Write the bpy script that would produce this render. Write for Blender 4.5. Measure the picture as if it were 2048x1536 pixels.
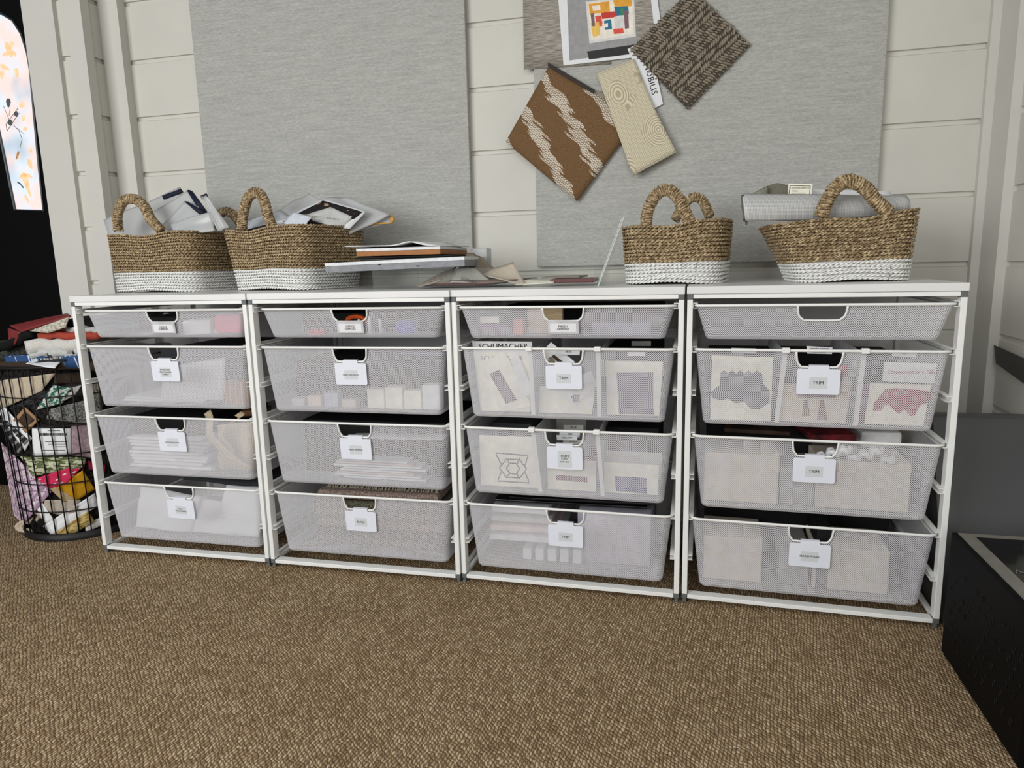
import bpy, math, random
import numpy as np
from mathutils import Vector, Matrix

for o in list(bpy.data.objects): bpy.data.objects.remove(o, do_unlink=True)
SC = bpy.context.scene
COL = SC.collection
PI = math.pi
rnd = random.Random(7)

# ------------------------------------------------------------------ camera
F_PX = 1384.72
CAM = np.array([1.4762, -1.5927, 0.8147])
YAW, PITCH, ROLL = 0.24474, -0.173144, -0.024723
def _basis():
    cy, sy = math.cos(YAW), math.sin(YAW); cp, sp = math.cos(PITCH), math.sin(PITCH); cr, sr = math.cos(ROLL), math.sin(ROLL)
    f = np.array([-sy*cp, cy*cp, sp]); r = np.array([cy, sy, 0.]); u = np.cross(r, f)
    return r*cr+u*sr, -r*sr+u*cr, f
CR, CU, CF = _basis()
cam_d = bpy.data.cameras.new('camera'); cam = bpy.data.objects.new('camera', cam_d); COL.objects.link(cam)
M = Matrix(((CR[0], CU[0], -CF[0], CAM[0]), (CR[1], CU[1], -CF[1], CAM[1]), (CR[2], CU[2], -CF[2], CAM[2]), (0, 0, 0, 1)))
cam.matrix_world = M
cam_d.sensor_fit = 'HORIZONTAL'; cam_d.sensor_width = 36.0; cam_d.lens = F_PX/2048*36.0
cam_d.clip_start = 0.02; cam_d.clip_end = 50
SC.camera = cam

# ------------------------------------------------------------------ world, daylight, exposure
w = bpy.data.worlds.new('world'); SC.world = w; w.use_nodes = True
w.node_tree.nodes['Background'].inputs[0].default_value = (0.93, 0.96, 1.0, 1)
w.node_tree.nodes['Background'].inputs[1].default_value = 0.075
def area(name, loc, target, sx, sy, power, color):
    d = bpy.data.lights.new(name, 'AREA'); d.shape = 'RECTANGLE'; d.size = sx; d.size_y = sy; d.energy = power; d.color = color
    o = bpy.data.objects.new(name, d); COL.objects.link(o); o.location = loc
    o.rotation_euler = (Vector(target)-Vector(loc)).to_track_quat('-Z', 'Y').to_euler(); return o
area('window_daylight', (-0.9, -3.2, 1.55), (0.9, 0.2, 0.75), 2.2, 1.6, 68, (0.985, 0.995, 1.0))
area('window_daylight', (2.0, -3.6, 1.5), (1.2, 0.2, 0.6), 1.4, 1.4, 17, (1.0, 1.0, 0.99))
area('overhead_fill', (0.9, -1.75, 2.2), (0.9, -1.6, 0.0), 2.4, 1.0, 16, (1.0, 0.985, 0.96))  # added fill above the camera to brighten the near floor, no real fixture
vs = SC.view_settings
vs.view_transform = 'Standard'; vs.look = 'None'; vs.gamma = 1.0; vs.use_curve_mapping = False; vs.exposure = 0.47
SC.cycles.max_bounces = 8; SC.cycles.transparent_max_bounces = 24; SC.cycles.diffuse_bounces = 4
SC.cycles.use_denoising = True

# ------------------------------------------------------------------ pixel rays (2048x1536 frame) -> points on real planes
def ray(px, py):
    return CAM, CF+(px-1024)/F_PX*CR-(py-768)/F_PX*CU
def onY(px, py, Y): o, d = ray(px, py); return o+d*(Y-o[1])/d[1]
def onZ(px, py, Z): o, d = ray(px, py); return o+d*(Z-o[2])/d[2]
def onX(px, py, X): o, d = ray(px, py); return o+d*(X-o[0])/d[0]
def onCyl(px, py, cx, cy, r0, k):
    o, d = ray(px, py); t = None
    r = r0
    for _ in range(8):
        a = d[0]**2+d[1]**2; b = 2*((o[0]-cx)*d[0]+(o[1]-cy)*d[1]); c = (o[0]-cx)**2+(o[1]-cy)**2-r*r
        D = b*b-4*a*c
        if D < 0: D = 0
        t = (-b-math.sqrt(D))/(2*a); r = r0+k*max(0, (o+d*t)[2])
    return o+d*t

# ------------------------------------------------------------------ materials
def lin(c):
    return tuple((x/255/12.92 if x/255 <= 0.04045 else ((x/255+0.055)/1.055)**2.4) for x in c)
MATS = {}
class NT:
    def __init__(s, name):
        s.m = bpy.data.materials.new(name); s.m.use_nodes = True; s.t = s.m.node_tree; s.t.nodes.clear()
        s.out = s.n('ShaderNodeOutputMaterial'); s.b = s.n('ShaderNodeBsdfPrincipled'); s.l(s.b.outputs[0], s.out.inputs[0])
    def n(s, t, **k):
        x = s.t.nodes.new(t)
        for a, v in k.items(): setattr(x, a, v)
        return x
    def l(s, a, b): s.t.links.new(a, b)
    def math(s, op, a, b=None, c=None):
        x = s.n('ShaderNodeMath', operation=op)
        for i, v in enumerate((a, b, c)):
            if v is None: continue
            if isinstance(v, (int, float)): x.inputs[i].default_value = v
            else: s.l(v, x.inputs[i])
        return x.outputs[0]
    def coord(s, kind='Object', scale=(1, 1, 1), rot=(0, 0, 0), loc=(0, 0, 0)):
        c = s.n('ShaderNodeTexCoord'); m = s.n('ShaderNodeMapping'); s.l(c.outputs[kind], m.inputs[0])
        m.inputs['Scale'].default_value = scale; m.inputs['Rotation'].default_value = rot; m.inputs['Location'].default_value = loc
        return m.outputs[0]
    def sep(s, v):
        x = s.n('ShaderNodeSeparateXYZ'); s.l(v, x.inputs[0]); return x.outputs
    def noise(s, v, scale, detail=3, rough=0.5, dim=False):
        x = s.n('ShaderNodeTexNoise'); s.l(v, x.inputs['Vector']); x.inputs['Scale'].default_value = scale
        x.inputs['Detail'].default_value = detail; x.inputs['Roughness'].default_value = rough; return x.outputs['Fac']
    def ramp(s, f, stops, interp='LINEAR'):
        x = s.n('ShaderNodeValToRGB'); s.l(f, x.inputs[0]); x.color_ramp.interpolation = interp
        e = x.color_ramp.elements
        while len(e) < len(stops): e.new(0.5)
        for i, (p, c) in enumerate(stops): e[i].position = p; e[i].color = (*lin(c), 1)
        return x.outputs[0]
    def mix(s, f, a, b):
        x = s.n('ShaderNodeMix', data_type='RGBA')
        if isinstance(f, (int, float)): x.inputs[0].default_value = f
        else: s.l(f, x.inputs[0])
        for i, v in ((6, a), (7, b)):
            if isinstance(v, tuple): x.inputs[i].default_value = (*lin(v), 1)
            else: s.l(v, x.inputs[i])
        return x.outputs[2]
    def base(s, c): 
        if isinstance(c, tuple): s.b.inputs['Base Color'].default_value = (*lin(c), 1)
        else: s.l(c, s.b.inputs['Base Color'])
    def bump(s, h, strength, dist):
        x = s.n('ShaderNodeBump'); s.l(h, x.inputs['Height']); x.inputs['Strength'].default_value = strength; x.inputs['Distance'].default_value = dist
        s.l(x.outputs[0], s.b.inputs['Normal'])
    def set(s, rough=0.6, spec=0.4, metal=0.0):
        s.b.inputs['Roughness'].default_value = rough; s.b.inputs['Specular IOR Level'].default_value = spec; s.b.inputs['Metallic'].default_value = metal

def plain(name, c, rough=0.6, spec=0.35, var=0.06, scale=30, bump=0.0, metal=0.0):
    key = (name, c)
    if key in MATS: return MATS[key]
    k = NT(name); k.set(rough, spec, metal)
    v = k.coord(); f = k.noise(v, scale, 4)
    hi = tuple(min(255, x*(1+var)) for x in c); lo = tuple(x*(1-var) for x in c)
    k.base(k.ramp(f, [(0.3, lo), (0.7, hi)]))
    if bump: k.bump(f, bump, 0.002)
    MATS[key] = k.m; return k.m
def fabric(name, c, c2=None, scale=900, rough=0.9, bump=0.4, stretch=(1, 1, 1), lo=.4, hi=.6, kind='Object'):
    key = ('fab', name, c, c2)
    if key in MATS: return MATS[key]
    k = NT(name); k.set(rough, 0.15)
    v = k.coord(kind, scale=stretch); f = k.noise(v, scale, 3, .6)
    c2 = c2 or tuple(x*0.78 for x in c)
    k.base(k.ramp(f, [(lo, c2), (hi, c)])); k.bump(f, bump, 0.0008)
    MATS[key] = k.m; return k.m

M_WALL = plain('white_wall_paint', (206, 204, 195), .55, .3, .015, 6, .05)
M_TRIM = plain('white_trim_paint', (206, 204, 197), .5, .3, .012, 5, .04)
M_WHITE = plain('white_powder_coated_steel', (232, 233, 230), .38, .45, .01, 40)
M_SHELF = plain('white_melamine_shelf', (222, 222, 221), .32, .5, .01, 12)
M_GREYPL = plain('grey_plastic_joint', (96, 100, 102), .5, .4, .06, 200)
M_BLACK = plain('black_paint', (5, 5, 5), .6, .08, .1, 10)
M_PAPER = plain('white_paper', (226, 228, 230), .6, .3, .01, 40)
M_TAG = plain('white_plastic_tag', (226, 230, 240), .4, .4, .008, 40)
M_STICKER = plain('grey_sticker', (206, 211, 213), .5, .3, .02, 300)
M_INK = plain('black_ink', (24, 24, 26), .6, .2, .05, 50)
M_CREAM = plain('cream_card', (222, 216, 196), .7, .2, .02, 50)
M_WIRE = plain('black_wire', (22, 20, 20), .5, .3, .1, 80)

def linen():
    k = NT('grey_linen_board'); k.set(.9, .1)
    f = k.noise(k.coord(scale=(70, 70, 620)), 1, 4, .65); f2 = k.noise(k.coord(scale=(620, 620, 90)), 1, 3, .6)
    f4 = k.noise(k.coord(scale=(9, 9, 150)), 1, 3, .6); f3 = k.noise(k.coord(), 3, 2)
    h = k.math('ADD', k.math('ADD', k.math('MULTIPLY', f, .5), k.math('MULTIPLY', f2, .25)), k.math('MULTIPLY', f4, .25))
    c = k.ramp(h, [(.36, (150, 150, 145)), (.5, (175, 175, 170)), (.64, (198, 198, 192))])
    k.base(k.mix(k.math('MULTIPLY', f3, .12), c, (150, 152, 150)))
    k.bump(h, .5, .0008); return k.m
M_LINEN = linen()

def mesh_sheet():
    k = NT('white_perforated_steel'); k.set(.42, .4); k.base((224, 223, 228))
    uv = k.n('ShaderNodeUVMap'); x, y, z = k.sep(uv.outputs[0])
    p, q, rx, ry = .0043, .00475, .00131, .00117
    def hole(ox, oy):
        a = k.math('MULTIPLY', k.math('SUBTRACT', k.math('FRACT', k.math('ADD', k.math('DIVIDE', x, p), ox+50)), .5), p/rx)
        b = k.math('MULTIPLY', k.math('SUBTRACT', k.math('FRACT', k.math('ADD', k.math('DIVIDE', y, q), oy+50)), .5), q/ry)
        return k.math('ADD', k.math('MULTIPLY', a, a), k.math('MULTIPLY', b, b))
    d = k.math('MINIMUM', hole(0, 0), hole(.5, .5))
    solid = k.math('GREATER_THAN', d, 1.0)
    tr = k.n('ShaderNodeBsdfTransparent'); mx = k.n('ShaderNodeMixShader')
    k.l(solid, mx.inputs[0]); k.l(tr.outputs[0], mx.inputs[1]); k.l(k.b.outputs[0], mx.inputs[2]); k.l(mx.outputs[0], k.out.inputs[0])
    return k.m
M_MESH = mesh_sheet()

def sisal():
    k = NT('woven_sisal_carpet'); k.set(.95, .1)
    v = k.coord(rot=(0, 0, math.radians(8)))
    wob = k.noise(v, 14, 2); X, Y, Z = k.sep(v)
    u = k.math('ADD', k.math('DIVIDE', X, .0065), k.math('MULTIPLY', wob, 2.6))
    col = k.math('FLOOR', u); fu = k.math('FRACT', u)
    wob2 = k.noise(k.coord(scale=(1, 1, 1)), 60, 2)
    vv = k.math('ADD', k.math('ADD', k.math('DIVIDE', Y, .0087), k.math('MULTIPLY', col, .5)), k.math('ADD', k.math('MULTIPLY', fu, .55), k.math('MULTIPLY', wob2, 2.2)))
    row = k.math('FLOOR', vv); fv = k.math('FRACT', vv)
    su = k.math('SINE', k.math('MULTIPLY', fu, PI)); sv = k.math('SINE', k.math('MULTIPLY', fv, PI))
    h = k.math('POWER', k.math('MULTIPLY', su, sv), .55)
    cmb = k.n('ShaderNodeCombineXYZ'); k.l(col, cmb.inputs[0]); k.l(row, cmb.inputs[1])
    wn = k.n('ShaderNodeTexWhiteNoise', noise_dimensions='3D'); k.l(cmb.outputs[0], wn.inputs[0])
    fine = k.noise(k.coord(scale=(1, .3, 1)), 1100, 3, .7); big = k.noise(k.coord(), 5, 3)
    t = k.math('ADD', k.math('ADD', k.math('MULTIPLY', wn.outputs[0], .42), k.math('MULTIPLY', fine, .45)), k.math('MULTIPLY', big, .22))
    c = k.ramp(t, [(.25, (130, 107, 79)), (.52, (177, 152, 118)), (.82, (220, 197, 162))])
    k.base(k.mix(h, (90, 70, 48), c)); k.bump(k.math('ADD', h, k.math('MULTIPLY', fine, .25)), .75, .0035)
    return k.m
M_CARPET = sisal()

def grass(name, cs, scale=420):
    k = NT(name); k.set(.75, .2)
    f = k.noise(k.coord(), scale, 3, .6); g = k.noise(k.coord(), 120, 2)
    k.base(k.ramp(k.math('ADD', k.math('MULTIPLY', f, .5), k.math('MULTIPLY', g, .5)), [(.38, cs[0]), (.5, cs[1]), (.62, cs[2])]))
    k.bump(f, .4, .0006); return k.m
M_GRASS = grass('natural_seagrass', [(96, 78, 54), (156, 134, 102), (212, 192, 156)])
M_GRASSW = grass('white_painted_seagrass', [(206, 205, 200), (230, 230, 226), (240, 240, 237)], 200)

def clear(name, tint=(235, 240, 240), alpha=.18, rough=.08):
    k = NT(name); k.set(rough, .6); k.base(tint)
    tr = k.n('ShaderNodeBsdfTransparent'); tr.inputs[0].default_value = (.97, .975, .97, 1); mx = k.n('ShaderNodeMixShader')
    fr = k.n('ShaderNodeLayerWeight'); fr.inputs[0].default_value = .25
    k.l(k.math('MINIMUM', k.math('ADD', k.math('MULTIPLY', fr.outputs[1], .14), alpha), 1.0), mx.inputs[0])
    k.l(tr.outputs[0], mx.inputs[1]); k.l(k.b.outputs[0], mx.inputs[2]); k.l(mx.outputs[0], k.out.inputs[0]); return k.m
M_ACRYL = clear('clear_acrylic', alpha=.02)
M_POUCH = clear('frosted_clear_vinyl', (200, 202, 202), .66, .3)
M_BAG = clear('thin_clear_bag', (232, 235, 238), .45, .25)

# ------------------------------------------------------------------ object helpers
def tag(o, label=None, cat=None, group=None, kind=None):
    if label: o['label'] = label
    if cat: o['category'] = cat
    if group: o['group'] = group
    if kind: o['kind'] = kind
    return o
class Frame:
    "local frame of a thing: world -> local"
    def __init__(s, loc, rz=0): s.loc = np.array(loc, float); s.rz = rz
    def to(s, V):
        V = np.asarray(V, float)-s.loc; c, n = math.cos(-s.rz), math.sin(-s.rz)
        return np.stack([V[:, 0]*c-V[:, 1]*n, V[:, 0]*n+V[:, 1]*c, V[:, 2]], 1)
    def wo(s, V):
        V = np.atleast_2d(np.asarray(V, float)); c, n = math.cos(s.rz), math.sin(s.rz)
        return np.stack([V[:, 0]*c-V[:, 1]*n, V[:, 0]*n+V[:, 1]*c, V[:, 2]], 1)+s.loc
FR = {}
def thing(name, label, cat, loc, rz=0, group=None, kind=None):
    o = bpy.data.objects.new(name, None); COL.objects.link(o); o.empty_display_size = .05
    o.location = loc; o.rotation_euler = (0, 0, rz); FR[o] = Frame(loc, rz)
    return tag(o, label, cat, group, kind)
def mk(name, V, Fc, mat, parent=None, uv=None, smooth=False, mi=None, local=False, origin=None):
    V = np.asarray(V, float)
    if parent is not None:
        fr = FR.get(parent)
        if not local and fr is not None: V = fr.to(V)
    elif origin is None:
        origin = np.array([V[:, 0].mean(), V[:, 1].mean(), V[:, 2].min()])
    if parent is None: V = V-origin
    me = bpy.data.meshes.new(name); me.from_pydata(V.tolist(), [], [list(map(int, f)) for f in Fc]); 
    for m in (mat if isinstance(mat, (list, tuple)) else [mat]): me.materials.append(m)
    if mi is not None: me.polygons.foreach_set('material_index', np.array(mi, dtype=np.int32))
    if uv is not None:
        L = me.uv_layers.new(name='UVMap'); arr = np.empty(len(me.loops), dtype=np.int32); me.loops.foreach_get('vertex_index', arr)
        u = np.asarray(uv, float)
        if len(u) == len(V): u = u[arr]
        L.data.foreach_set('uv', u.ravel())
    if smooth: me.polygons.foreach_set('use_smooth', [True]*len(me.polygons))
    me.update()
    o = bpy.data.objects.new(name, me); COL.objects.link(o)
    if parent is None: o.location = origin; FR[o] = Frame(origin)
    else:
        o.parent = parent; FR[o] = FR.get(parent)
    return o
class MB:
    def __init__(s): s.V = []; s.F = []; s.UV = []; s.mi = []; s.n = 0
    def add(s, V, F, m=0, uv=None):
        V = np.asarray(V, float); s.V.append(V); s.F += [[i+s.n for i in f] for f in F]; s.n += len(V); s.mi += [m]*len(F)
        s.UV.append(np.zeros((len(V), 2)) if uv is None else np.asarray(uv, float)); return s
    def box(s, a, b, m=0):
        a = np.array(a, float); b = np.array(b, float)
        V = [[(a, b)[i][0], (a, b)[j][1], (a, b)[k][2]] for i in (0, 1) for j in (0, 1) for k in (0, 1)]
        return s.add(V, [(0, 1, 3, 2), (4, 6, 7, 5), (0, 4, 5, 1), (2, 3, 7, 6), (0, 2, 6, 4), (1, 5, 7, 3)], m)
    def bbox(s, a, b, r, m=0, seg=2):
        "box with rounded vertical + horizontal edges (superellipse rings)"
        a = np.array(a, float); b = np.array(b, float); r = min(r, *(abs(b-a)/2.01))
        V = []; F = []; k = 4*(seg+1); zs = []
        for i in range(seg+1):
            t = i/seg*PI/2; zs.append((a[2]+r-r*math.sin(PI/2-t)*1.0, r*(1-math.sin(t)) if False else r-r*math.cos(PI/2-t)))
        rings = [(z, ins) for z, ins in zs]+[(b[2]-(z-a[2]), ins) for z, ins in reversed(zs)]
        for z, ins in rings:
            for q, (cx, cy) in enumerate(((b[0]-r, b[1]-r), (a[0]+r, b[1]-r), (a[0]+r, a[1]+r), (b[0]-r, a[1]+r))):
                for j in range(seg+1):
                    t = q*PI/2+j/seg*PI/2; V.append([cx+(r-ins)*math.cos(t), cy+(r-ins)*math.sin(t), z])
        n = len(rings)
        for i in range(n-1):
            for j in range(k): F.append((i*k+j, i*k+(j+1) % k, (i+1)*k+(j+1) % k, (i+1)*k+j))
        F.append(tuple(range(k))[::-1]); F.append(tuple((n-1)*k+j for j in range(k)))
        return s.add(V, F, m)
    def tube(s, P, r, n=8, closed=False, m=0, caps=True):
        P = np.asarray(P, float); N = len(P)
        rr = np.full(N, r) if np.isscalar(r) else np.asarray(r, float)
        if closed: T = np.roll(P, -1, 0)-np.roll(P, 1, 0)
        else: T = np.gradient(P, axis=0)
        T /= np.linalg.norm(T, axis=1)[:, None]+1e-12
        up = np.array([0, 0, 1.]); a = np.cross(T[0], up)
        if np.linalg.norm(a) < .1: a = np.cross(T[0], [0, 1., 0])
        A = []
        for i in range(N):
            a = a-T[i]*(a@T[i]); a = a/(np.linalg.norm(a)+1e-12); A.append(a)
        A = np.array(A); B = np.cross(T, A); th = np.arange(n)*2*PI/n
        V = P[:, None]+rr[:, None, None]*(np.cos(th)[None, :, None]*A[:, None]+np.sin(th)[None, :, None]*B[:, None])
        F = []
        for i in range(N if closed else N-1):
            i2 = (i+1) % N
            for j in range(n): F.append((i*n+j, i*n+(j+1) % n, i2*n+(j+1) % n, i2*n+j))
        if caps and not closed: F.append(tuple(range(n))[::-1]); F.append(tuple((N-1)*n+j for j in range(n)))
        return s.add(V.reshape(-1, 3), F, m)
    def quad(s, q, m=0): return s.add(q, [(0, 1, 2, 3)], m)
    def build(s, name, mat, parent=None, smooth=False, uv=False, local=False, origin=None):
        return mk(name, np.concatenate(s.V), s.F, mat, parent, np.concatenate(s.UV) if uv else None, smooth, s.mi if isinstance(mat, (list, tuple)) else None, local, origin)
def tframe(V, fr):  # transform all verts of an MB from local to world
    return fr.wo(V)
def smooth_path(P, n=6, closed=False):
    P = np.asarray(P, float); out = []
    N = len(P); R = range(N if closed else N-1)
    for i in R:
        p0 = P[(i-1) % N] if closed or i > 0 else P[0]; p1 = P[i]; p2 = P[(i+1) % N]; p3 = P[(i+2) % N] if closed or i+2 < N else P[-1]
        for t in np.arange(n)/n:
            out.append(.5*((2*p1)+(-p0+p2)*t+(2*p0-5*p1+4*p2-p3)*t*t+(-p0+3*p1-3*p2+p3)*t**3))
    if not closed: out.append(P[-1])
    return np.array(out)

def sheetVF(c4, nu=12, nv=12, bulge=(0, 0, 0), wr=0.0, th=.0012, seed=0, fn=None, wf=(2.3, 3.1), gridfn=None):
    "curved sheet of real thickness spanning four corners tl,tr,br,bl"
    r = random.Random(seed); ph = [r.uniform(0, 6) for _ in range(6)]
    G = np.zeros((nv+1, nu+1, 3)); UV = np.zeros((nv+1, nu+1, 2))
    if gridfn is None: c = [np.asarray(q, float) for q in c4]
    for j in range(nv+1):
        for i in range(nu+1):
            u, v = i/nu, j/nv
            p = gridfn(u, v) if gridfn else (c[0]*(1-u)+c[1]*u)*(1-v)+(c[3]*(1-u)+c[2]*u)*v
            G[j, i] = p; UV[j, i] = (u, 1-v)
    c = [G[0, 0], G[0, -1], G[-1, -1], G[-1, 0]]
    n = np.cross(c[1]-c[0], c[3]-c[0]); n /= np.linalg.norm(n)+1e-12
    if n@(np.array(CAM)-G.mean((0, 1))) < 0: n = -n
    b = np.asarray(bulge, float)
    for j in range(nv+1):
        for i in range(nu+1):
            u, v = i/nu, j/nv
            k = math.sin(PI*u)*math.sin(PI*v); G[j, i] += b*k
            if wr: G[j, i] += n*wr*(math.sin(wf[0]*PI*u+ph[0]+1.7*v)+.6*math.sin(wf[1]*PI*v+ph[1]+2*u)+.35*math.sin(9*u+7*v+ph[2]))
            if fn: G[j, i] += np.asarray(fn(u, v), float)
    du = np.gradient(G, axis=1); dv = np.gradient(G, axis=0); nn = np.cross(du, dv); nn /= np.linalg.norm(nn, axis=2)[..., None]+1e-12
    if (nn.mean((0, 1)))@n < 0: nn = -nn
    A = (G+nn*th/2).reshape(-1, 3); B = (G-nn*th/2).reshape(-1, 3); W = nu+1; K = len(A)
    F = []
    for j in range(nv):
        for i in range(nu):
            a = j*W+i; F.append((a, a+1, a+W+1, a+W)); F.append((K+a, K+a+W, K+a+W+1, K+a+1))
    rim = [i for i in range(W)]+[j*W+nu for j in range(1, nv+1)]+[nv*W+i for i in range(nu-1, -1, -1)]+[j*W for j in range(nv-1, 0, -1)]
    for a, b2 in zip(rim, rim[1:]+rim[:1]): F.append((a, K+a, K+b2, b2))
    return np.concatenate([A, B]), F, np.concatenate([UV.reshape(-1, 2)]*2)
def sheet(name, c4, mat, label=None, cat=None, group=None, parent=None, smooth=True, backmat=None, **k):
    V, F, UV = sheetVF(c4, **k)
    o = mk(name, V, F, mat, parent, UV, smooth)
    if label: tag(o, label, cat, group)
    return o

def text(name, s, size, org, xd, yd, mat, parent, align='CENTER', lift=.0004, space=1.0, bold=0.0):
    "lettering as flat solid glyphs; org = centre, xd = reading direction, yd = up"
    cu = bpy.data.curves.new('t', 'FONT'); cu.body = s; cu.size = size; cu.align_x = align; cu.align_y = 'CENTER'; cu.resolution_u = 2
    cu.space_character = space; cu.offset = bold
    ob = bpy.data.objects.new('t', cu); COL.objects.link(ob)
    dg = bpy.context.evaluated_depsgraph_get(); me = bpy.data.meshes.new_from_object(ob.evaluated_get(dg))
    V = np.array([v.co[:] for v in me.vertices]); F = [list(p.vertices) for p in me.polygons]
    bpy.data.objects.remove(ob); bpy.data.curves.remove(cu); bpy.data.meshes.remove(me)
    if len(V) == 0: return None
    xd = np.asarray(xd, float); xd = xd/np.linalg.norm(xd); yd = np.asarray(yd, float); yd = yd-xd*(yd@xd); yd /= np.linalg.norm(yd)
    n = np.cross(xd, yd)
    W = np.asarray(org)+V[:, :1]*xd+V[:, 1:2]*yd+n*lift
    return mk(name, W, F, mat, parent)

# ================================================================== THE SETTING
LV = [.789+.1845*k for k in range(-5, 9)]   # shadow lines between the wall boards
YW = .55
def boards(name, A, B, nrm, ztop=2.3, rec=.007, gap=.013):
    "shiplap facing from A to B (xy), facing nrm; real recessed joints"
    A = np.array([*A, 0.]); B = np.array([*B, 0.]); n = np.array([*nrm, 0.])
    prof = [(0, 0)]
    for z in LV:
        if 0.02 < z < ztop-.02: prof += [(0, z-gap-.002), (-rec, z-gap+.001), (-rec-.001, z), (0, z+.0004)]
    prof += [(0, ztop)]
    V = []; F = []
    for d, z in prof:
        for P in (A, B): V.append(P+n*d+[0, 0, z])
    N = len(prof)
    for i in range(N-1): F.append((2*i, 2*i+1, 2*i+3, 2*i+2))
    for P in (B, A): V.append(P-n*.03+[0, 0, ztop])
    for P in (B, A): V.append(P-n*.03)
    k = 2*N; F += [(2*N-2, 2*N-1, k, k+1), (k+1, k, k+2, k+3), (k+3, k+2, 1, 0)]
    F.append(tuple([2*i for i in range(N)]+[k+1, k+3])); F.append(tuple([2*i+1 for i in range(N)][::-1]+[k+2, k])) 
    o = mk(name, V, F, M_WALL); return tag(o, kind='structure')
def strip(name, a, b, m=M_TRIM):
    return tag(MB().box(a, b).build(name, m), kind='structure')
boards('wall_back', (-.46, YW), (2.30, YW), (0, -1))
boards('wall_left', (-.452, .45), (-.452, .56), (1, 0))
boards('wall_front_left', (-.545, .44), (-.45, .44), (0, -1))
strip('trim_1', (-.506, .434, 0), (-.444, .468, 2.3))          # outer corner board
strip('trim_2', (-.452, .515, 0), (-.374, .551, 2.3))          # inner corner post
strip('trim_3', (-.670, .425, 0), (-.545, .47, 2.3))           # door casing
strip('trim_4', (2.222, .532, 0), (2.30, .552, 2.3))           # right corner post
boards('wall_right', (2.268, .54), (2.235, -1.2), (-1, .019))
strip('trim_5', (2.243, .43, 0), (2.29, .532, 2.3))
floor = tag(MB().box((-3, -3.5, -.03), (3.5, .62, 0)).build('floor', M_CARPET, origin=np.zeros(3)), kind='structure')

# black door with a lit leaded oval pane at far left
dr = thing('door_1', 'black exterior door with a tall lit leaded glass pane beside white casing', 'door', (-1.1, .47, 0), kind='structure')
DY = .462
lite = np.array([(-.853, 1.045), (-.728, 1.037), (-.722, 1.18), (-.712, 1.36), (-.703, 1.50), (-.706, 1.56), (-.720, 1.62), (-.748, 1.665), (-.79, 1.69), (-.86, 1.70), (-.95, 1.68), (-.99, 1.60), (-.99, 1.44), (-.885, 1.43), (-.868, 1.25)])
c0 = np.array([-.79, 1.35])
def slab_with_hole():
    # outer rectangle ring to the lite outline, built as fan quads (nearest outer points)
    V = []; F = []
    N = len(lite)
    for p in lite: V.append([p[0], DY, p[1]])
    def outp(p):
        d = p-c0; t = min([((-.668 if d[0] > 0 else -1.4)-c0[0])/d[0] if abs(d[0]) > 1e-6 else 9, ((2.3 if d[1] > 0 else .01)-c0[1])/d[1] if abs(d[1]) > 1e-6 else 9]); return c0+d*t
    for p in lite: q = outp(p); V.append([q[0], DY, q[1]])
    for i in range(N): j = (i+1) % N; F.append((i, j, N+j, N+i))
    return V, F
V, F = slab_with_hole()
mk('door_panel', V, F, M_BLACK, dr)
tag(MB().box((-1.4, .475, 0), (-.66, .50, 1.03)).box((-1.4, .475, 1.72), (-.66, .50, 2.3)).box((-1.4, .475, 1.0), (-1.0, .50, 1.75)).build('door_core', M_BLACK, dr))
def glassmat():
    k = NT('lit_frosted_glass'); k.set(.4, .2); k.base((70, 70, 72))
    v = k.coord(); f = k.noise(v, 9, 3); g = k.noise(k.coord(loc=(3, 1, 2)), 6, 2)
    c = k.mix(k.ramp(f, [(.42, (0, 0, 0)), (.6, (255, 255, 255))]), (255, 228, 220), (226, 240, 252))
    c = k.mix(k.ramp(g, [(.50, (0, 0, 0)), (.66, (230, 230, 230))]), c, (168, 190, 208))
    k.l(c, k.b.inputs['Emission Color']); k.b.inputs['Emission Strength'].default_value = .74; return k.m
M_GLASS = glassmat()
mk('glass_pane', [[p[0], .466, p[1]] for p in lite], [tuple(range(len(lite)))], M_GLASS, dr)
fr_ = MB(); fr_.tube([[p[0], DY-.003, p[1]] for p in lite], .0042, 6, True); fr_.build('pane_frame', plain('dark_steel', (40, 50, 56), .35, .5), dr)
M_PETAL = NT('orange_glass_paint'); M_PETAL.base((236, 178, 130)); M_PETAL.l(M_PETAL.ramp(M_PETAL.noise(M_PETAL.coord(), 60), [(.4, (238, 190, 148)), (.6, (248, 214, 190))]), M_PETAL.b.inputs['Emission Color']); M_PETAL.b.inputs['Emission Strength'].default_value = .42; M_PETAL = M_PETAL.m
M_LEAFD = plain('grey_glass_paint', (88, 96, 100), .5, .2)
def leaf(mb, x, z, L, wd, a):
    P = []
    for i in range(10):
        t = i/9*2*PI; P.append((L*.5*math.cos(t), wd*.5*math.sin(t)*(1+.4*math.cos(t))))
    ca, sa = math.cos(a), math.sin(a)
    mb.add([[x+p*ca-q*sa, .4645, z+p*sa+q*ca] for p, q in P], [tuple(range(10))])
fl = MB(); gd = MB()
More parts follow.
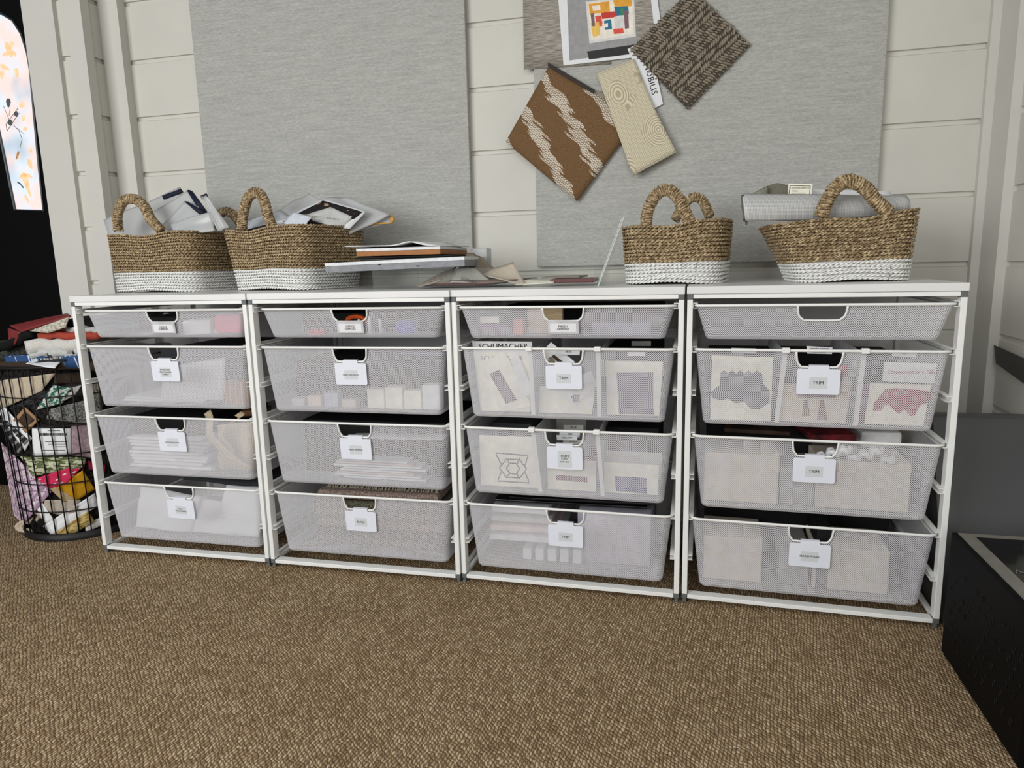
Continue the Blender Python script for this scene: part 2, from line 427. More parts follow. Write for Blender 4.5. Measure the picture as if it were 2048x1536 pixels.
for (px, py, L, wd, a) in [(18, 100, .05, .016, 1.9), (22, 92, .03, .014, .9), (12, 108, .03, .012, .2), (26, 106, .03, .012, -.6), (10, 135, .04, .012, 1.1+PI/2), (34, 146, .03, .014, 1.6), (4, 150, .026, .014, 1.3), (44, 210, .022, .016, .3), (47, 237, .02, .012, 1.2), (52, 362, .055, .020, 1.9), (46, 352, .03, .014, .2), (58, 352, .028, .012, 2.8), (57, 380, .05, .012, 1.9), (60, 328, .036, .014, 1.9), (36, 312, .026, .014, 1.0), (50, 258, .018, .01, .2), (62, 302, .014, .008, 1.3), (54, 398, .03, .01, 2.0)]:
    p = onY(px, py, .465); leaf(fl, p[0], p[2], L*1.15, wd*1.3, a)
for (px, py, L, wd, a) in [(17, 206, .032, .020, 1.4), (32, 228, .020, .019, 0), (20, 245, .022, .021, 0), (35, 311, .034, .010, 1.0), (38, 366, .022, .006, -.5), (44, 372, .02, .006, -.9)]:
    p = onY(px, py, .4648); leaf(gd, p[0], p[2], L, wd, a)
def gl(pts, r=.0011):
    gd.tube([onY(a, b, .4640) for a, b in pts], r, 4)
gl([(14, 262), (12, 249), (36, 216)]); gl([(14, 262), (38, 226)]); gl([(7, 212), (17, 236), (20, 246)], .001); gl([(27, 250), (38, 262), (44, 278), (40, 296)], .001); gl([(34, 256), (48, 268)], .0008); gl([(18, 232), (20, 218)], .0008)
fl.build('orange_decal', M_PETAL, dr); gd.build('grey_decal', M_LEAFD, dr)

# slot in the right wall
tag(MB().add([onX(*q, 2.254) for q in ((1988, 690), (2060, 722), (2060, 776), (1992, 727))]+[onX(*q, 2.262) for q in ((1988, 690), (2060, 722), (2060, 776), (1992, 727))], [(0, 1, 2, 3), (7, 6, 5, 4), (0, 4, 5, 1), (1, 5, 6, 2), (2, 6, 7, 3), (3, 7, 4, 0)]).build('trim_6', plain('dark_grey_strip', (62, 62, 60), .5), None), kind='structure')

# ================================================================== PIN BOARDS + WALL SAMPLES
tag(MB().bbox((-.108, .527, .80), (.830, .5495, 1.99), .003).build('pin_board', M_LINEN), 'wide grey linen covered board on the wall behind the two left baskets', 'pin board', 'linen covered boards')
tag(MB().bbox((1.036, .527, .800), (1.982, .5495, 1.99), .003).build('pin_board', M_LINEN), 'wide grey linen covered board with fabric samples pinned to it', 'pin board', 'linen covered boards')
def veneer():
    k = NT('grey_wood_veneer'); k.set(.6, .2)
    f = k.noise(k.coord(scale=(1, 1, 22)), 30, 4, .6)
    k.base(k.ramp(f, [(.35, (112, 104, 94)), (.5, (150, 144, 134)), (.65, (186, 181, 172))])); return k.m
YP = .5245
def onp(pts, Y=YP): return [onY(a, b, Y) for a, b in pts]
sheet('veneer_sample', onp([(1045, -70), (1220, -80), (1222, 128), (1048, 139)], .524), veneer(), 'streaky grey wood veneer sheet pinned beside the printed room photo', 'sample', th=.0012, nu=4, nv=4)
# printed page with a room scene and a generic abstract picture in it
pg = thing('printed_page', 'white printed page showing a room with a colourful abstract picture', 'page', tuple(onY(1195, 128, .5215)))
def prow(pts, Y, m, mb):  # flat printed area
    mb.add([onY(a, b, Y) for a, b in pts], [(0, 1, 2, 3)], m)
V, F, UV = sheetVF(onp([(1112, -60), (1305, -75), (1330, 108), (1127, 131)], .5215), 6, 6, th=.0008); mk('paper', V, F, M_PAPER, pg, UV)
P_ = MB(); cols = [(150, 150, 150), (140, 136, 128), (30, 30, 34), (214, 213, 210), (226, 160, 50), (198, 52, 44), (22, 110, 140), (236, 228, 214), (232, 190, 90), (220, 80, 60), (60, 130, 90), (120, 90, 100)]
mts = [plain('print_ink', c, .5, .3, .05, 60) for c in cols]; mts[1] = veneer()
Yq = .5209
prow([(1132, -60), (1294, -70), (1313, 96), (1139, 121)], Yq, 0, P_)
prow([(1262, -70), (1294, -72), (1312, 96), (1275, 102)], Yq-.0002, 1, P_)
prow([(1171, 2), (1268, -5), (1272, 73), (1179, 87)], Yq-.0003, 3, P_)
prow([(1175, 5), (1264, -3), (1268, 68), (1183, 81)], Yq-.0004, 7, P_)
prow([(1174, 103), (1275, 88), (1276, 106), (1178, 119)], Yq-.0003, 2, P_)
for q, (pts, m) in enumerate([([(1177, 8), (1218, 2), (1220, 24), (1180, 28)], 4), ([(1226, 0), (1262, -6), (1264, 12), (1230, 16)], 4), ([(1228, 14), (1256, 12), (1258, 28), (1232, 32)], 6), ([(1202, 26), (1232, 22), (1234, 34), (1204, 38)], 5), ([(1190, 32), (1202, 31), (1206, 52), (1193, 54)], 9), ([(1208, 42), (1222, 38), (1224, 58), (1210, 60)], 6), ([(1228, 34), (1246, 30), (1250, 56), (1230, 60)], 3), ([(1247, 22), (1256, 20), (1258, 56), (1250, 58)], 11), ([(1181, 46), (1198, 44), (1200, 70), (1186, 74)], 8), ([(1226, 58), (1246, 56), (1248, 66), (1228, 68)], 9), ([(1184, 12), (1200, 10), (1201, 20), (1186, 22)], 7), ([(1204, 48), (1216, 46), (1216, 54), (1206, 56)], 7), ([(1240, 18), (1247, 17), (1248, 30), (1242, 31)], 10), ([(1181, 27), (1188, 26), (1190, 52), (1184, 53)], 11)]):
    prow(pts, Yq-.0005-.00002*q, m, P_)
P_.build('printed_picture', mts, pg)
# brown ikat
def ikat():
    k = NT('brown_ikat_weave'); k.set(.9, .15)
    uvn = k.n('ShaderNodeUVMap'); U, V_, _ = k.sep(uvn.outputs[0])
    cmb = k.n('ShaderNodeCombineXYZ'); k.l(k.math('MULTIPLY', k.math('FLOOR', k.math('MULTIPLY', V_, 46)), .37), cmb.inputs[1])
    jit = k.noise(cmb.outputs[0], 3.1, 2, .9)
    W_ = k.math('SUBTRACT', 1.0, V_)
    t = k.math('ADD', k.math('SUBTRACT', W_, k.math('MULTIPLY', U, .49)), k.math('MULTIPLY', jit, .46))
    t2 = k.math('SUBTRACT', k.math('FRACT', k.math('MULTIPLY', k.math('ADD', t, 2.02), 2.3)), .5)
    w_ = k.math('LESS_THAN', k.math('ABSOLUTE', t2), .155)
    zz = k.math('PINGPONG', k.math('MULTIPLY', U, 60), 1.0)
    ln = k.math('LESS_THAN', k.math('FRACT', k.math('ADD', k.math('MULTIPLY', V_, 46), k.math('MULTIPLY', zz, .6))), .68)
    wv = k.math('MULTIPLY', w_, ln)
    n = k.noise(k.coord(), 700, 2)
    br = k.ramp(n, [(.35, (96, 72, 48)), (.65, (132, 103, 72))])
    k.base(k.mix(wv, br, (214, 204, 188))); k.bump(k.math('ADD', wv, n), .5, .001); return k.m
ik = thing('fabric_sample', 'brown fabric swatch with white zigzag bands pinned at an angle', 'fabric swatch', tuple(onY(1153, 403, .512)), group='samples pinned on the right board')
V, F, UV = sheetVF([onY(1098, 131, .5175), onY(1276, 240, .5175), onY(1153, 403, .511), onY(1011, 284, .5155)], 14, 14, th=.0016, wr=.0005)
mk('cloth', V, F, ikat(), ik, UV, True)
V, F, UV = sheetVF([onY(1096, 125, .5155), onY(1190, 180, .5155), onY(1188, 188, .515), onY(1096, 133, .515)], 6, 1, th=.0016); mk('header_strip', V, F, plain('dark_brown_card', (44, 34, 30), .6), ik, UV)
# cream embossed
def emboss():
    k = NT('cream_embossed_weave'); k.set(.8, .2)
    uvn = k.n('ShaderNodeUVMap'); v = uvn.outputs[0]
    vo = k.n('ShaderNodeTexVoronoi', feature='F1'); mp = k.n('ShaderNodeMapping'); k.l(v, mp.inputs[0]); mp.inputs['Scale'].default_value = (26, 52, 1); k.l(mp.outputs[0], vo.inputs['Vector']); vo.inputs['Scale'].default_value = 1; vo.inputs['Randomness'].default_value = .1
    mp2 = k.n('ShaderNodeMapping'); k.l(v, mp2.inputs[0]); mp2.inputs['Scale'].default_value = (2.2, 4.2, 1)
    v2 = k.n('ShaderNodeTexVoronoi'); k.l(mp2.outputs[0], v2.inputs['Vector']); v2.inputs['Scale'].default_value = 1
    ring = k.math('SINE', k.math('MULTIPLY', v2.outputs['Distance'], 60)); sel = k.math('GREATER_THAN', k.sep(v2.outputs['Color'])[0], .66)
    mx = k.n('ShaderNodeMix'); k.l(sel, mx.inputs[0]); k.l(vo.outputs['Distance'], mx.inputs[2]); k.l(k.math('MULTIPLY', k.math('ADD', ring, 1), .35), mx.inputs[3])
    k.base(k.ramp(mx.outputs[0], [(.15, (176, 166, 138)), (.6, (220, 212, 188))])); k.bump(mx.outputs[0], .6, .0015); return k.m
sheet('fabric_sample', [onY(1193, 147, .513), onY(1268, 117, .5135), onY(1353, 305, .506), onY(1266, 352, .503)], emboss(), 'cream embossed fabric swatch hanging narrow beside the brown one', 'fabric swatch', 'samples pinned on the right board', nu=14, nv=18, wr=.0010, th=.002, fn=lambda u, v: -CU*.012*math.sin(PI*v)*0+CR*(-.006*math.sin(PI*v)*u)+np.array([0, -.006*v*v, 0]))
nb = thing('name_card', 'white card with a black name under the chunky woven sample', 'card', tuple(onY(1320, 215, .5195)))
V, F, UV = sheetVF(onp([(1255, 98), (1298, 76), (1326, 208), (1305, 219)], .5195), 2, 2, th=.0008); mk('card', V, F, M_PAPER, nb, UV)
a = onY(1288, 118, .5187); b = onY(1309, 196, .5187); text('lettering', 'NOBILIS', .0235, (onY(1301, 158, .5187)), b-a, np.cross(np.array([0, -1., 0]), (b-a)), M_INK, nb, space=1.05)
# chunky woven sample made of real stitches
ch = thing('woven_sample', 'chunky taupe woven rug sample pinned as a diamond', 'rug sample', tuple(onY(1375, 218, .515)), group='samples pinned on the right board')
q = [onY(1383, -22, .519), onY(1500, 90, .519), onY(1375, 218, .519), onY(1261, 100, .519)]
M_CHUNK = fabric('taupe_wool', (162, 152, 136), (112, 103, 90), 500, bump=.5); M_CHUNKB = fabric('dark_taupe_backing', (92, 84, 72), (60, 54, 46), 700)
V, F, UV = sheetVF(q, 4, 4, th=.004); mk('backing', V, F, M_CHUNKB, ch, UV)
st = MB(); ex = (q[1]-q[0]); ey = (q[3]-q[0]); n_ = np.array([0, -1., 0]); NS = 14
ph_u = np.linspace(0, 2*PI, 7)[:-1]
for i in range(NS):
    for j in range(NS*2):
        u = (i+.5)/NS; v = (j+.5)/(NS*2)
        big = (abs(((i+(j//6 % 2)*0) % 6)-2.5) + (j % 12)*.5) % 3 < 1.6
        L = .0096 if big else .0055; wd = .0040 if big else .0024; ang = (.75 if (i//3) % 2 else -.35)+rnd.uniform(-.15, .15)
        c = q[0]+ex*u+ey*v+n_*.0035; e1 = ex/np.linalg.norm(ex); e2 = ey/np.linalg.norm(ey)
        d = e1*math.cos(ang)+e2*math.sin(ang); s_ = -e1*math.sin(ang)+e2*math.cos(ang)
        VV = []
        for t, r in ((-1, .15), (-.6, .8), (0, 1), (.6, .8), (1, .15)):
            for p in ph_u: VV.append(c+d*t*L+s_*math.cos(p)*r*wd+n_*math.sin(p)*r*wd)
        FF = [(a*6+b, a*6+(b+1) % 6, (a+1)*6+(b+1) % 6, (a+1)*6+b) for a in range(4) for b in range(6)]
        st.add(VV, FF)
for e in range(4):   # frayed edge yarns
    A, B = q[e], q[(e+1) % 4]; out = (A+B)/2-(q[0]+q[2])/2; out /= np.linalg.norm(out)
    for t in np.linspace(.02, .98, 18):
        p = A+(B-A)*t; st.tube([p-out*.004+n_*.002, p+out*.003+n_*.003, p+out*rnd.uniform(.000, .006)+CR*rnd.uniform(-.006, .006)+n_*.001], .0014, 5)
st.build('stitches', M_CHUNK, ch, True)
sheet('fabric_sample', [onY(1193, 182, .521), onY(1214, 183, .521), onY(1216, 206, .521), onY(1192, 200, .521)], fabric('beige_tweed', (168, 156, 140)), 'tiny beige swatch corner peeking out between the brown and cream swatches', 'fabric swatch', 'samples pinned on the right board', nu=2, nv=2, th=.001)

# ================================================================== DRAWER UNITS
UW, UD, LT = .5485, .50, .0122
ZB, ZT, ZS0, ZS = .0235, .7245, .7368, .7534
UNITS = [(-.1756, -.0094, .0112), (.3788, -.0038, .0099), (.9291, .0085, -.0133), (1.484, .0047, -.0288)]
where = ['leftmost, next to the wire bin', 'second from the left', 'third from the left', 'rightmost, next to the black box']
SLOTS = [.711, .6125, .513, .4145, .314, .2155, .115]
# front offset y of each drawer
DY0 = [[.018, .008, .004, .008], [.018, .006, .006, .008], [.000, .000, .000, .000], [-.004, .002, -.004, -.004]]
DZ = [(.711, .075), (.6125, .172), (.4145, .172), (.2155, .172)]
def rrect(x0, x1, y0, y1, r, seg=5):
    P = []
    for q_, (cx, cy) in enumerate(((x1-r, y0+r), (x1-r, y1-r), (x0+r, y1-r), (x0+r, y0+r))):
        for j in range(seg+1):
            t = -PI/2+q_*PI/2+j/seg*PI/2; P.append((cx+r*math.cos(t), cy+r*math.sin(t)))
    return P
HANDLES = {}
def drawer(T, ui, di):
    z, h = DZ[di]; y0 = DY0[ui][di]; DL = .455
    x0, x1 = .0205, UW-.0205
    s1 = .020 if di == 0 else .019     # taper
    top = rrect(x0, x1, y0+.0045, y0+DL, .016); k = len(top)
    low = rrect(x0+s1, x1-s1, y0+.012, y0+DL-.02, .016); bot = rrect(x0+s1+.004, x1-s1-.004, y0+.016, y0+DL-.024, .013)
    zt = z-.003; zl = z-h+.006; zb = z-h
    V = [(*p, zt) for p in top]+[(*p, zl) for p in low]+[(*p, zb) for p in bot]
    ring = list(range(k)); per = [0]
    for i in range(k): a, b = np.array(top[i]), np.array(top[(i+1) % k]); per.append(per[-1]+np.linalg.norm(b-a))
    F = []; UV = []
    fi = k-1    # the front face runs between index k-1 (left) and 0 (right)
    for lv in range(2):
        for i in range(k):
            if lv == 0 and i == fi: continue
            j = (i+1) % k; F.append((lv*k+i, (lv+1)*k+i, (lv+1)*k+j, lv*k+j))
            v0, v1 = (zt, zl) if lv == 0 else (zl, zb-.004)
            UV += [(per[i], v0), (per[i], v1), (per[i+1], v1), (per[i+1], v0)]
    F.append(tuple(2*k+i for i in range(k))); UV += [(p[0], p[1]) for p in bot]
    # front with the handle opening
    hw = .047 if di else .049; hb = .036; hd = .033 if di else .030
    cx = UW/2+(.0 if ui < 3 else .004); 
    L, R = np.array(V[fi]), np.array(V[0]); LB, RB = np.array(V[k+fi]), np.array(V[k])
    def fp(x, dz):
        t = dz/(zt-zl); yy = L[1]+(LB[1]-L[1])*t; return (x, yy, zt-dz)
    ho = [(cx-hw, 0), (cx-hw+.003, hd*.62), (cx-hb-.002, hd*.9), (cx-hb+.006, hd), (cx+hb-.006, hd), (cx+hb+.002, hd*.9), (cx+hw-.003, hd*.62), (cx+hw, 0)]
    base = len(V); V += [fp(*p) for p in ho]
    mid = [fp(cx-hb+.006, zt-zl), fp(cx+hb-.006, zt-zl)]; mb_ = len(V); V += mid
    F.append((fi, k+fi, mb_, base+3, base+2, base+1, base)); F.append((base+3, mb_, mb_+1, base+4)); F.append((base+4, mb_+1, k, 0, base+7, base+6, base+5))
    fus = per[k-1]
    for f in F[-3:]: UV += [(fus+(V[i][0]-x0), V[i][2]) for i in f]
    fr = FR[T]
    W = fr.wo(np.array(V)); d = mk('drawer', W, F, M_MESH, T, UV)
    # rim wire
    rp = rrect(LT+.0045, UW-LT-.0045, y0, y0+DL+.006, .022, 6)
    rim = MB().tube(fr.wo([(*p, z) for p in rp]), .0032, 8, True); rim.build('rim', M_WHITE, d, True)
    hp = [fp(*p) for p in ho]; hp[0] = (hp[0][0], y0+.002, z-.002); hp[-1] = (hp[-1][0], y0+.002, z-.002)
    hp = smooth_path([(a, b-.002, c) for a, b, c in hp], 3)
    MB().tube(fr.wo(hp), .0024, 8).build('handle_loop', M_WHITE, d, True)
    HANDLES[(ui, di)] = dict(cx=cx, y=fp(cx, hd)[1], z=zt-hd, hd=hd, slope=(LB[1]-L[1])/(zt-zl))
    return d
def unit(ui):
    x, y, a = UNITS[ui]
    T = thing('drawer_unit', 'white mesh drawer unit with four drawers, '+where[ui], 'drawer unit', (x, y, 0), a, 'white mesh drawer units in a row')
    fr = FR[T]
    def B(a_, b_, name, m=M_WHITE, par=T, r=.0012):
        mb = MB().bbox(a_, b_, r); mb.V = [fr.wo(mb.V[0])]; return mb.build(name, m, par)
    for (lx, ly) in ((0, 0), (UW-LT, 0), (0, UD-.025), (UW-LT, UD-.025)):
        l = B((lx, ly, ZB), (lx+LT, ly+.025, ZT), 'leg')
        B((lx, ly, ZB-.0115), (lx+LT, ly+.025, ZB-.0003), 'foot_joint', M_GREYPL, l)
        B((lx+.002, ly+.004, 0), (lx+LT-.002, ly+.020, ZB-.0115), 'foot', M_GREYPL, l)
        B((lx-.0003, ly-.0003, ZT+.0003), (lx+LT+.0003, ly+.0253, ZS0-.0004), 'corner_joint', M_GREYPL, l)
    for ly in (0, UD-.025):
        B((LT+.0006, ly, ZB-.011), (UW-LT-.0006, ly+.025, ZB-.001), 'bottom_rail')
        B((LT+.0006, ly, ZT+.002), (UW-LT-.0006, ly+.025, ZS0-.0006), 'top_rail')
    for lx in (0, UW-LT):
        B((lx+.001, .0256, ZB-.010), (lx+LT-.001, UD-.0256, ZB-.001), 'side_rail')
        B((lx+.001, .0256, ZT+.002), (lx+LT-.001, UD-.0256, ZS0-.001), 'side_rail')
    for z in SLOTS:
        for sd in (0, 1):
            mb = MB()
            X = lambda q_: q_ if sd == 0 else UW-q_
            def bx(a_, b_, y0=.003, y1=UD-.003):
                xs = sorted((X(a_), X(b_))); mb.box((xs[0], y0, a2), (xs[1], y1, b2))
            for (xa, xb, a2, b2) in ((LT, LT+.0012, z-.0058, z+.0058), (LT, LT+.0105, z+.0048, z+.0062), (LT, LT+.0105, z-.0062, z-.0048)): bx(xa, xb)
            mb.V = [fr.wo(v) for v in mb.V]; mb.build('runner', M_WHITE, T)
    for di in range(4): drawer(T, ui, di)
    # loose shelf board on top
    S = MB().bbox((-.001, -.002, ZS0), (UW+.001, UD+.012, ZS), .0012); S.V = [fr.wo(S.V[0])]
    o = S.build('shelf_board', M_SHELF); tag(o, 'white shelf board on top of the drawer unit '+where[ui], 'shelf board', 'shelf boards on the drawer units')
    return T
for i in range(4): unit(i)
def UFR(ui): x, y, a = UNITS[ui]; return Frame((x, y, 0), a)

# ------------------------------------------------------------------ label tags
def tagcard(ui, di, lines, label, small=False, dx=0.0, sizes=None, sw=.030, sh=.020, tilt=0.0):
    H = HANDLES[(ui, di)]; fr = UFR(ui); cx = H['cx']+dx; z1 = H['z']-.0035
    s = H['slope']
    def P(x, dz, off=-.0065): return fr.wo([(cx+x, H['y']+s*dz+off, H['z']-dz)])[0]
    T = thing('label_holder' if small else 'label_tag', label, 'label', tuple(P(0, .055)), UNITS[ui][2], 'labels hanging on the drawers')
    xd = P(.01, 0)-P(-.01, 0); yd = P(0, 0)-P(0, .01)
    if not small:
        w2, hgt = .0435, .063
        V = []; hgt -= .003; out = [(-w2, .006), (-w2+.003, .0035), (-.021, .0035), (-.020, -.0035), (.020, -.0035), (.021, .0035), (w2-.003, .0035), (w2, .006), (w2, hgt-.003), (w2-.003, hgt), (-w2+.003, hgt), (-w2, hgt-.003)]
        A = [P(*p) for p in out]; B = [P(p[0], p[1], -.0053) for p in out]; N = len(A)
        F = [tuple(range(N)), tuple(range(2*N-1, N-1, -1))]+[(i, N+i, N+(i+1) % N, (i+1) % N) for i in range(N)]
        mk('card', A+B, F, M_TAG, T)
        # fold-over hook
        hk = [P(-.020, -.0035, -.0065), P(.020, -.0035, -.0065), P(.020, -.0045, .001), P(-.020, -.0045, .001)]
        V, F, UV = sheetVF(hk, 1, 1, th=.0008); mk('hook', V, F, M_TAG, T, UV)
        cz = .034
        st_ = [P(-sw/2, cz-sh/2, -.0068), P(sw/2, cz-sh/2, -.0068), P(sw/2, cz+sh/2, -.0068), P(-sw/2, cz+sh/2, -.0068)]
        V, F, UV = sheetVF(st_, 1, 1, th=.0003); mk('sticker', V, F, M_STICKER, T, UV)
        n = len(lines)
        for i, ln in enumerate(lines):
            szz = sizes[i] if sizes else (.0098 if n == 1 and len(ln) < 6 else .0062)
            lh = .0062 if n > 1 else 0
            text('lettering', ln, szz, P(0, cz+(i-(n-1)/2)*lh*(1.0 if not sizes else 1.15), -.0070), xd, yd, M_INK, T)
    else:
        w2, hgt = .0365, .030
        q4 = [P(-w2, -.001), P(w2, -.001), P(w2, hgt), P(-w2, hgt)]
        V, F, UV = sheetVF(q4, 1, 1, th=.0018); mk('holder', V, F, plain('clear_grey_holder', (196, 196, 200), .25, .6), T, UV)
        c_, s_ = math.cos(tilt), math.sin(tilt)
        rp = lambda x, d: P(x*c_-(d-.016)*s_*1, .016+x*s_+(d-.016)*c_, -.0078)
        V, F, UV = sheetVF([rp(-.031, .006), rp(.031, .006), rp(.031, .0265), rp(-.031, .0265)], 1, 1, th=.0004); mk('paper_slip', V, F, M_PAPER, T, UV)
        for i, ln in enumerate(lines):
            text('lettering', ln, .0078, P(0, .013+i*.0062, -.0082), rp(.01, 0)-rp(-.01, 0), yd, M_INK, T)
tagcard(0, 0, ['OFFICE', 'SUPPLIES'], 'small clear holder reading OFFICE SUPPLIES on the leftmost top drawer', True, tilt=.0)
tagcard(1, 0, ['OFFICE', 'SUPPLIES'], 'small clear holder reading OFFICE SUPPLIES on the second top drawer from the left', True)
tagcard(2, 0, ['FINISH', 'SAMPLES'], 'small clear holder reading FINISH SAMPLES', True)
tagcard(0, 1, ['ENVELOPES', 'FILE FOLDERS', 'LABELS'], 'white tag reading ENVELOPES FILE FOLDERS LABELS', sw=.034, sh=.026)
tagcard(0, 2, ['ZIP STORAGE BAGS'], 'white tag reading ZIP STORAGE BAGS', sizes=[.0052], sw=.036, sh=.024)
tagcard(0, 3, ['POLY', 'PACKAGING'], 'white tag with two tiny lines, POLY PACKAGING, on the bottom left drawer', sw=.034, sh=.024)
tagcard(1, 1, ['PAINT FAN DECKS'], 'white tag reading PAINT FAN DECKS', sizes=[.0052], sw=.036, sh=.024)
tagcard(1, 2, ['PAINT SAMPLES'], 'white tag reading PAINT SAMPLES', sizes=[.0056], sw=.034, sh=.024)
tagcard(1, 3, ['RUGS'], 'white tag reading RUGS', sizes=[.0090], sw=.034, sh=.024)
tagcard(2, 1, ['TRIM'], 'white tag reading TRIM with the drawer holding the tilted card above it', dx=.0, sizes=[.0100], sw=.034, sh=.023)
tagcard(2, 2, ['TRIM', 'CORDS', 'AND SETS'], 'white tag reading TRIM with two smaller lines under it', sizes=[.0096, .0050, .0050], sw=.034, sh=.042)
tagcard(2, 3, ['TRIM'], 'white tag reading TRIM on the bottom drawer of the third unit', sizes=[.0096], sw=.034, sh=.023)
tagcard(3, 1, ['TRIM'], 'white tag reading TRIM under the WHITE CREAM NATURAL divider label', sizes=[.0100], sw=.036, sh=.025)
tagcard(3, 2, ['TRIM'], 'white tag reading TRIM on the third drawer down of the rightmost unit', sizes=[.0100], sw=.036, sh=.024)
tagcard(3, 3, ['HARDWARE'], 'white tag reading HARDWARE', sizes=[.0075], sw=.036, sh=.024)
#==CONTENTS==
# ================================================================== WHAT LIES IN THE DRAWERS
def UP(ui, x, y, z): return UFR(ui).wo([(x, y, z)])[0]
def block(name, label, cat, a, b, mat, ui=None, rz=0.0, r=.002, group=None, warp=0.0, seed=1):
    "rounded solid from a to b, in unit ui's frame (or the world), turned rz about its centre"
    mb = MB().bbox(a, b, r); V = mb.V[0]; c = V.mean(0)
    if warp:
        rr = random.Random(seed); p = [rr.uniform(0, 6) for _ in range(3)]
        V[:, 2] += warp*(np.sin(V[:, 0]*38+p[0])+np.sin(V[:, 1]*30+p[1]))*.5; V[:, 1] += warp*np.sin(V[:, 0]*50+p[2])
    if rz: V = Frame((c[0], c[1], 0), rz).wo(V-[c[0], c[1], 0])
    if ui is not None: V = UFR(ui).wo(V)
    mb.V = [V]; o = mb.build(name, mat); return tag(o, label, cat, group)
ZMIN = [0.0]
def card(name, label, cat, pts, Y, mat, marks=(), group=None, th=.0010, part='trim_piece', base='card', wr=0):
    c = onp(pts, Y) if not isinstance(Y, (list, tuple)) else [onY(p[0], p[1], y) for p, y in zip(pts, Y)]
    c = [np.array([p[0], p[1], max(p[2], ZMIN[0])]) for p in c]
    low = min(c, key=lambda p: p[2]); T = thing(name, label, cat, tuple(low), 0, group)
    V, F, UV = sheetVF(c, 3, 3, th=th, wr=wr); mk(base, V, F, mat, T, UV)
    Y0 = min(Y) if isinstance(Y, (list, tuple)) else Y
    for m in marks:
        p, mt = m[0], m[1]; P = [onY(a, b, Y0-.0012-th/2) for a, b in p]; Pb = [onY(a, b, Y0-.0002-th/2) for a, b in p]; N = len(P)
        mk(m[2] if len(m) > 2 else part, P+Pb, [tuple(range(N)), tuple(range(2*N-1, N-1, -1))]+[(i, N+i, N+(i+1) % N, (i+1) % N) for i in range(N)], mt, T)
    return T
def ptext(T, s, px, py, size, Y, mat=None, rot=0.0, name='lettering', sp=1.0, bold=0):
    o = onY(px, py, Y); xd = onY(px+10*math.cos(rot), py+10*math.sin(rot), Y)-o; yd = np.array([0, 0, 1.])
    yd = np.cross(np.array([0, -1., 0]), xd); return text(name, s, size, o, xd, yd, mat or M_INK, T, space=sp, bold=bold)
C = lambda n, c, **k: plain(n, c, k.pop('rough', .7), .25, **k)
K_BLACK = C('black_card', (20, 20, 22)); K_DKG = C('dark_grey_filler', (52, 53, 56)); K_TAN = C('tan_paper', (206, 168, 116)); K_GREEN = C('dark_green_card', (22, 48, 40))
K_PINK = C('bright_pink_plastic', (226, 60, 110)); K_MAUVE = C('mauve_cloth', (128, 96, 128)); K_ORANGE = C('orange_plastic', (222, 92, 34)); K_BLUE = C('blue_plastic', (70, 86, 190))
K_CARD = C('cream_sample_card', (242, 238, 220)); K_WCARD = C('white_sample_card', (232, 233, 234)); K_RED = C('deep_red_trim', (150, 24, 50)); K_MAR = C('maroon_trim', (116, 34, 64)); K_NAVY = C('blue_trim', (62, 64, 120)); K_PLUM = C('plum_grey_trim', (92, 78, 108)); K_GRYT = C('dark_grey_trim', (74, 72, 84))
K_BOX = C('pale_beige_box', (206, 198, 182)); K_CANV = fabric('natural_canvas', (214, 196, 166), scale=500); K_TAB = C('grey_divider', (128, 126, 120))
def DF(di): z, h = DZ[di]; return z-h+.002
# dark blocks added in the drawers to deepen the shade above the rims
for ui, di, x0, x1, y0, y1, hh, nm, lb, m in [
    (0, 1, .17, .50, .12, .44, .150, 'folder_box', 'dark grey block added for shade in the envelopes drawer', K_DKG), (0, 2, .06, .30, .10, .44, .150, 'folder_box', 'black block added for shade behind the zip storage bags', K_BLACK),
    (1, 1, .06, .49, .10, .42, .120, 'case', 'black block added for shade at the back of the fan deck drawer', K_BLACK), (1, 2, .06, .49, .12, .43, .150, 'case', 'black block added for shade in the paint samples drawer', K_BLACK),
    (2, 0, .06, .49, .20, .43, .060, 'tray', 'black block added for shade at the back of the finish samples drawer', K_BLACK), (2, 1, .34, .49, .20, .43, .150, 'divider_file', 'black block added for shade at the back right of the upper trim drawer', K_BLACK),
    (2, 2, .05, .16, .14, .43, .150, 'divider_file', 'dark block added for shade behind the fretwork card', K_DKG), (2, 2, .36, .49, .14, .43, .150, 'divider_file', 'black block added for shade behind the blue trim card', K_BLACK),
    (3, 1, .05, .49, .24, .42, .130, 'case', 'black block added for shade at the back of the WHITE CREAM NATURAL drawer', K_BLACK), (3, 2, .05, .30, .20, .43, .150, 'case', 'black block added for shade behind the beige boxes in the third drawer of the rightmost unit', K_BLACK),
    (3, 3, .05, .49, .22, .43, .150, 'case', 'black block added for shade at the back of the HARDWARE drawer', K_BLACK), (3, 3, .30, .33, .05, .20, .150, 'case', 'thin black block added for shade between the hardware boxes', K_BLACK),
    (1, 0, .06, .49, .16, .43, .052, 'tray', 'dark block added for shade at the back of the second office supplies drawer', K_BLACK), (0, 0, .07, .28, .16, .42, .045, 'tray', 'dark block added for shade at the back of the leftmost office supplies drawer', K_DKG)]:
    block(nm, lb, nm.split('_')[0], (x0, y0, DF(di)), (x1, y1, DF(di)+hh), m, ui)
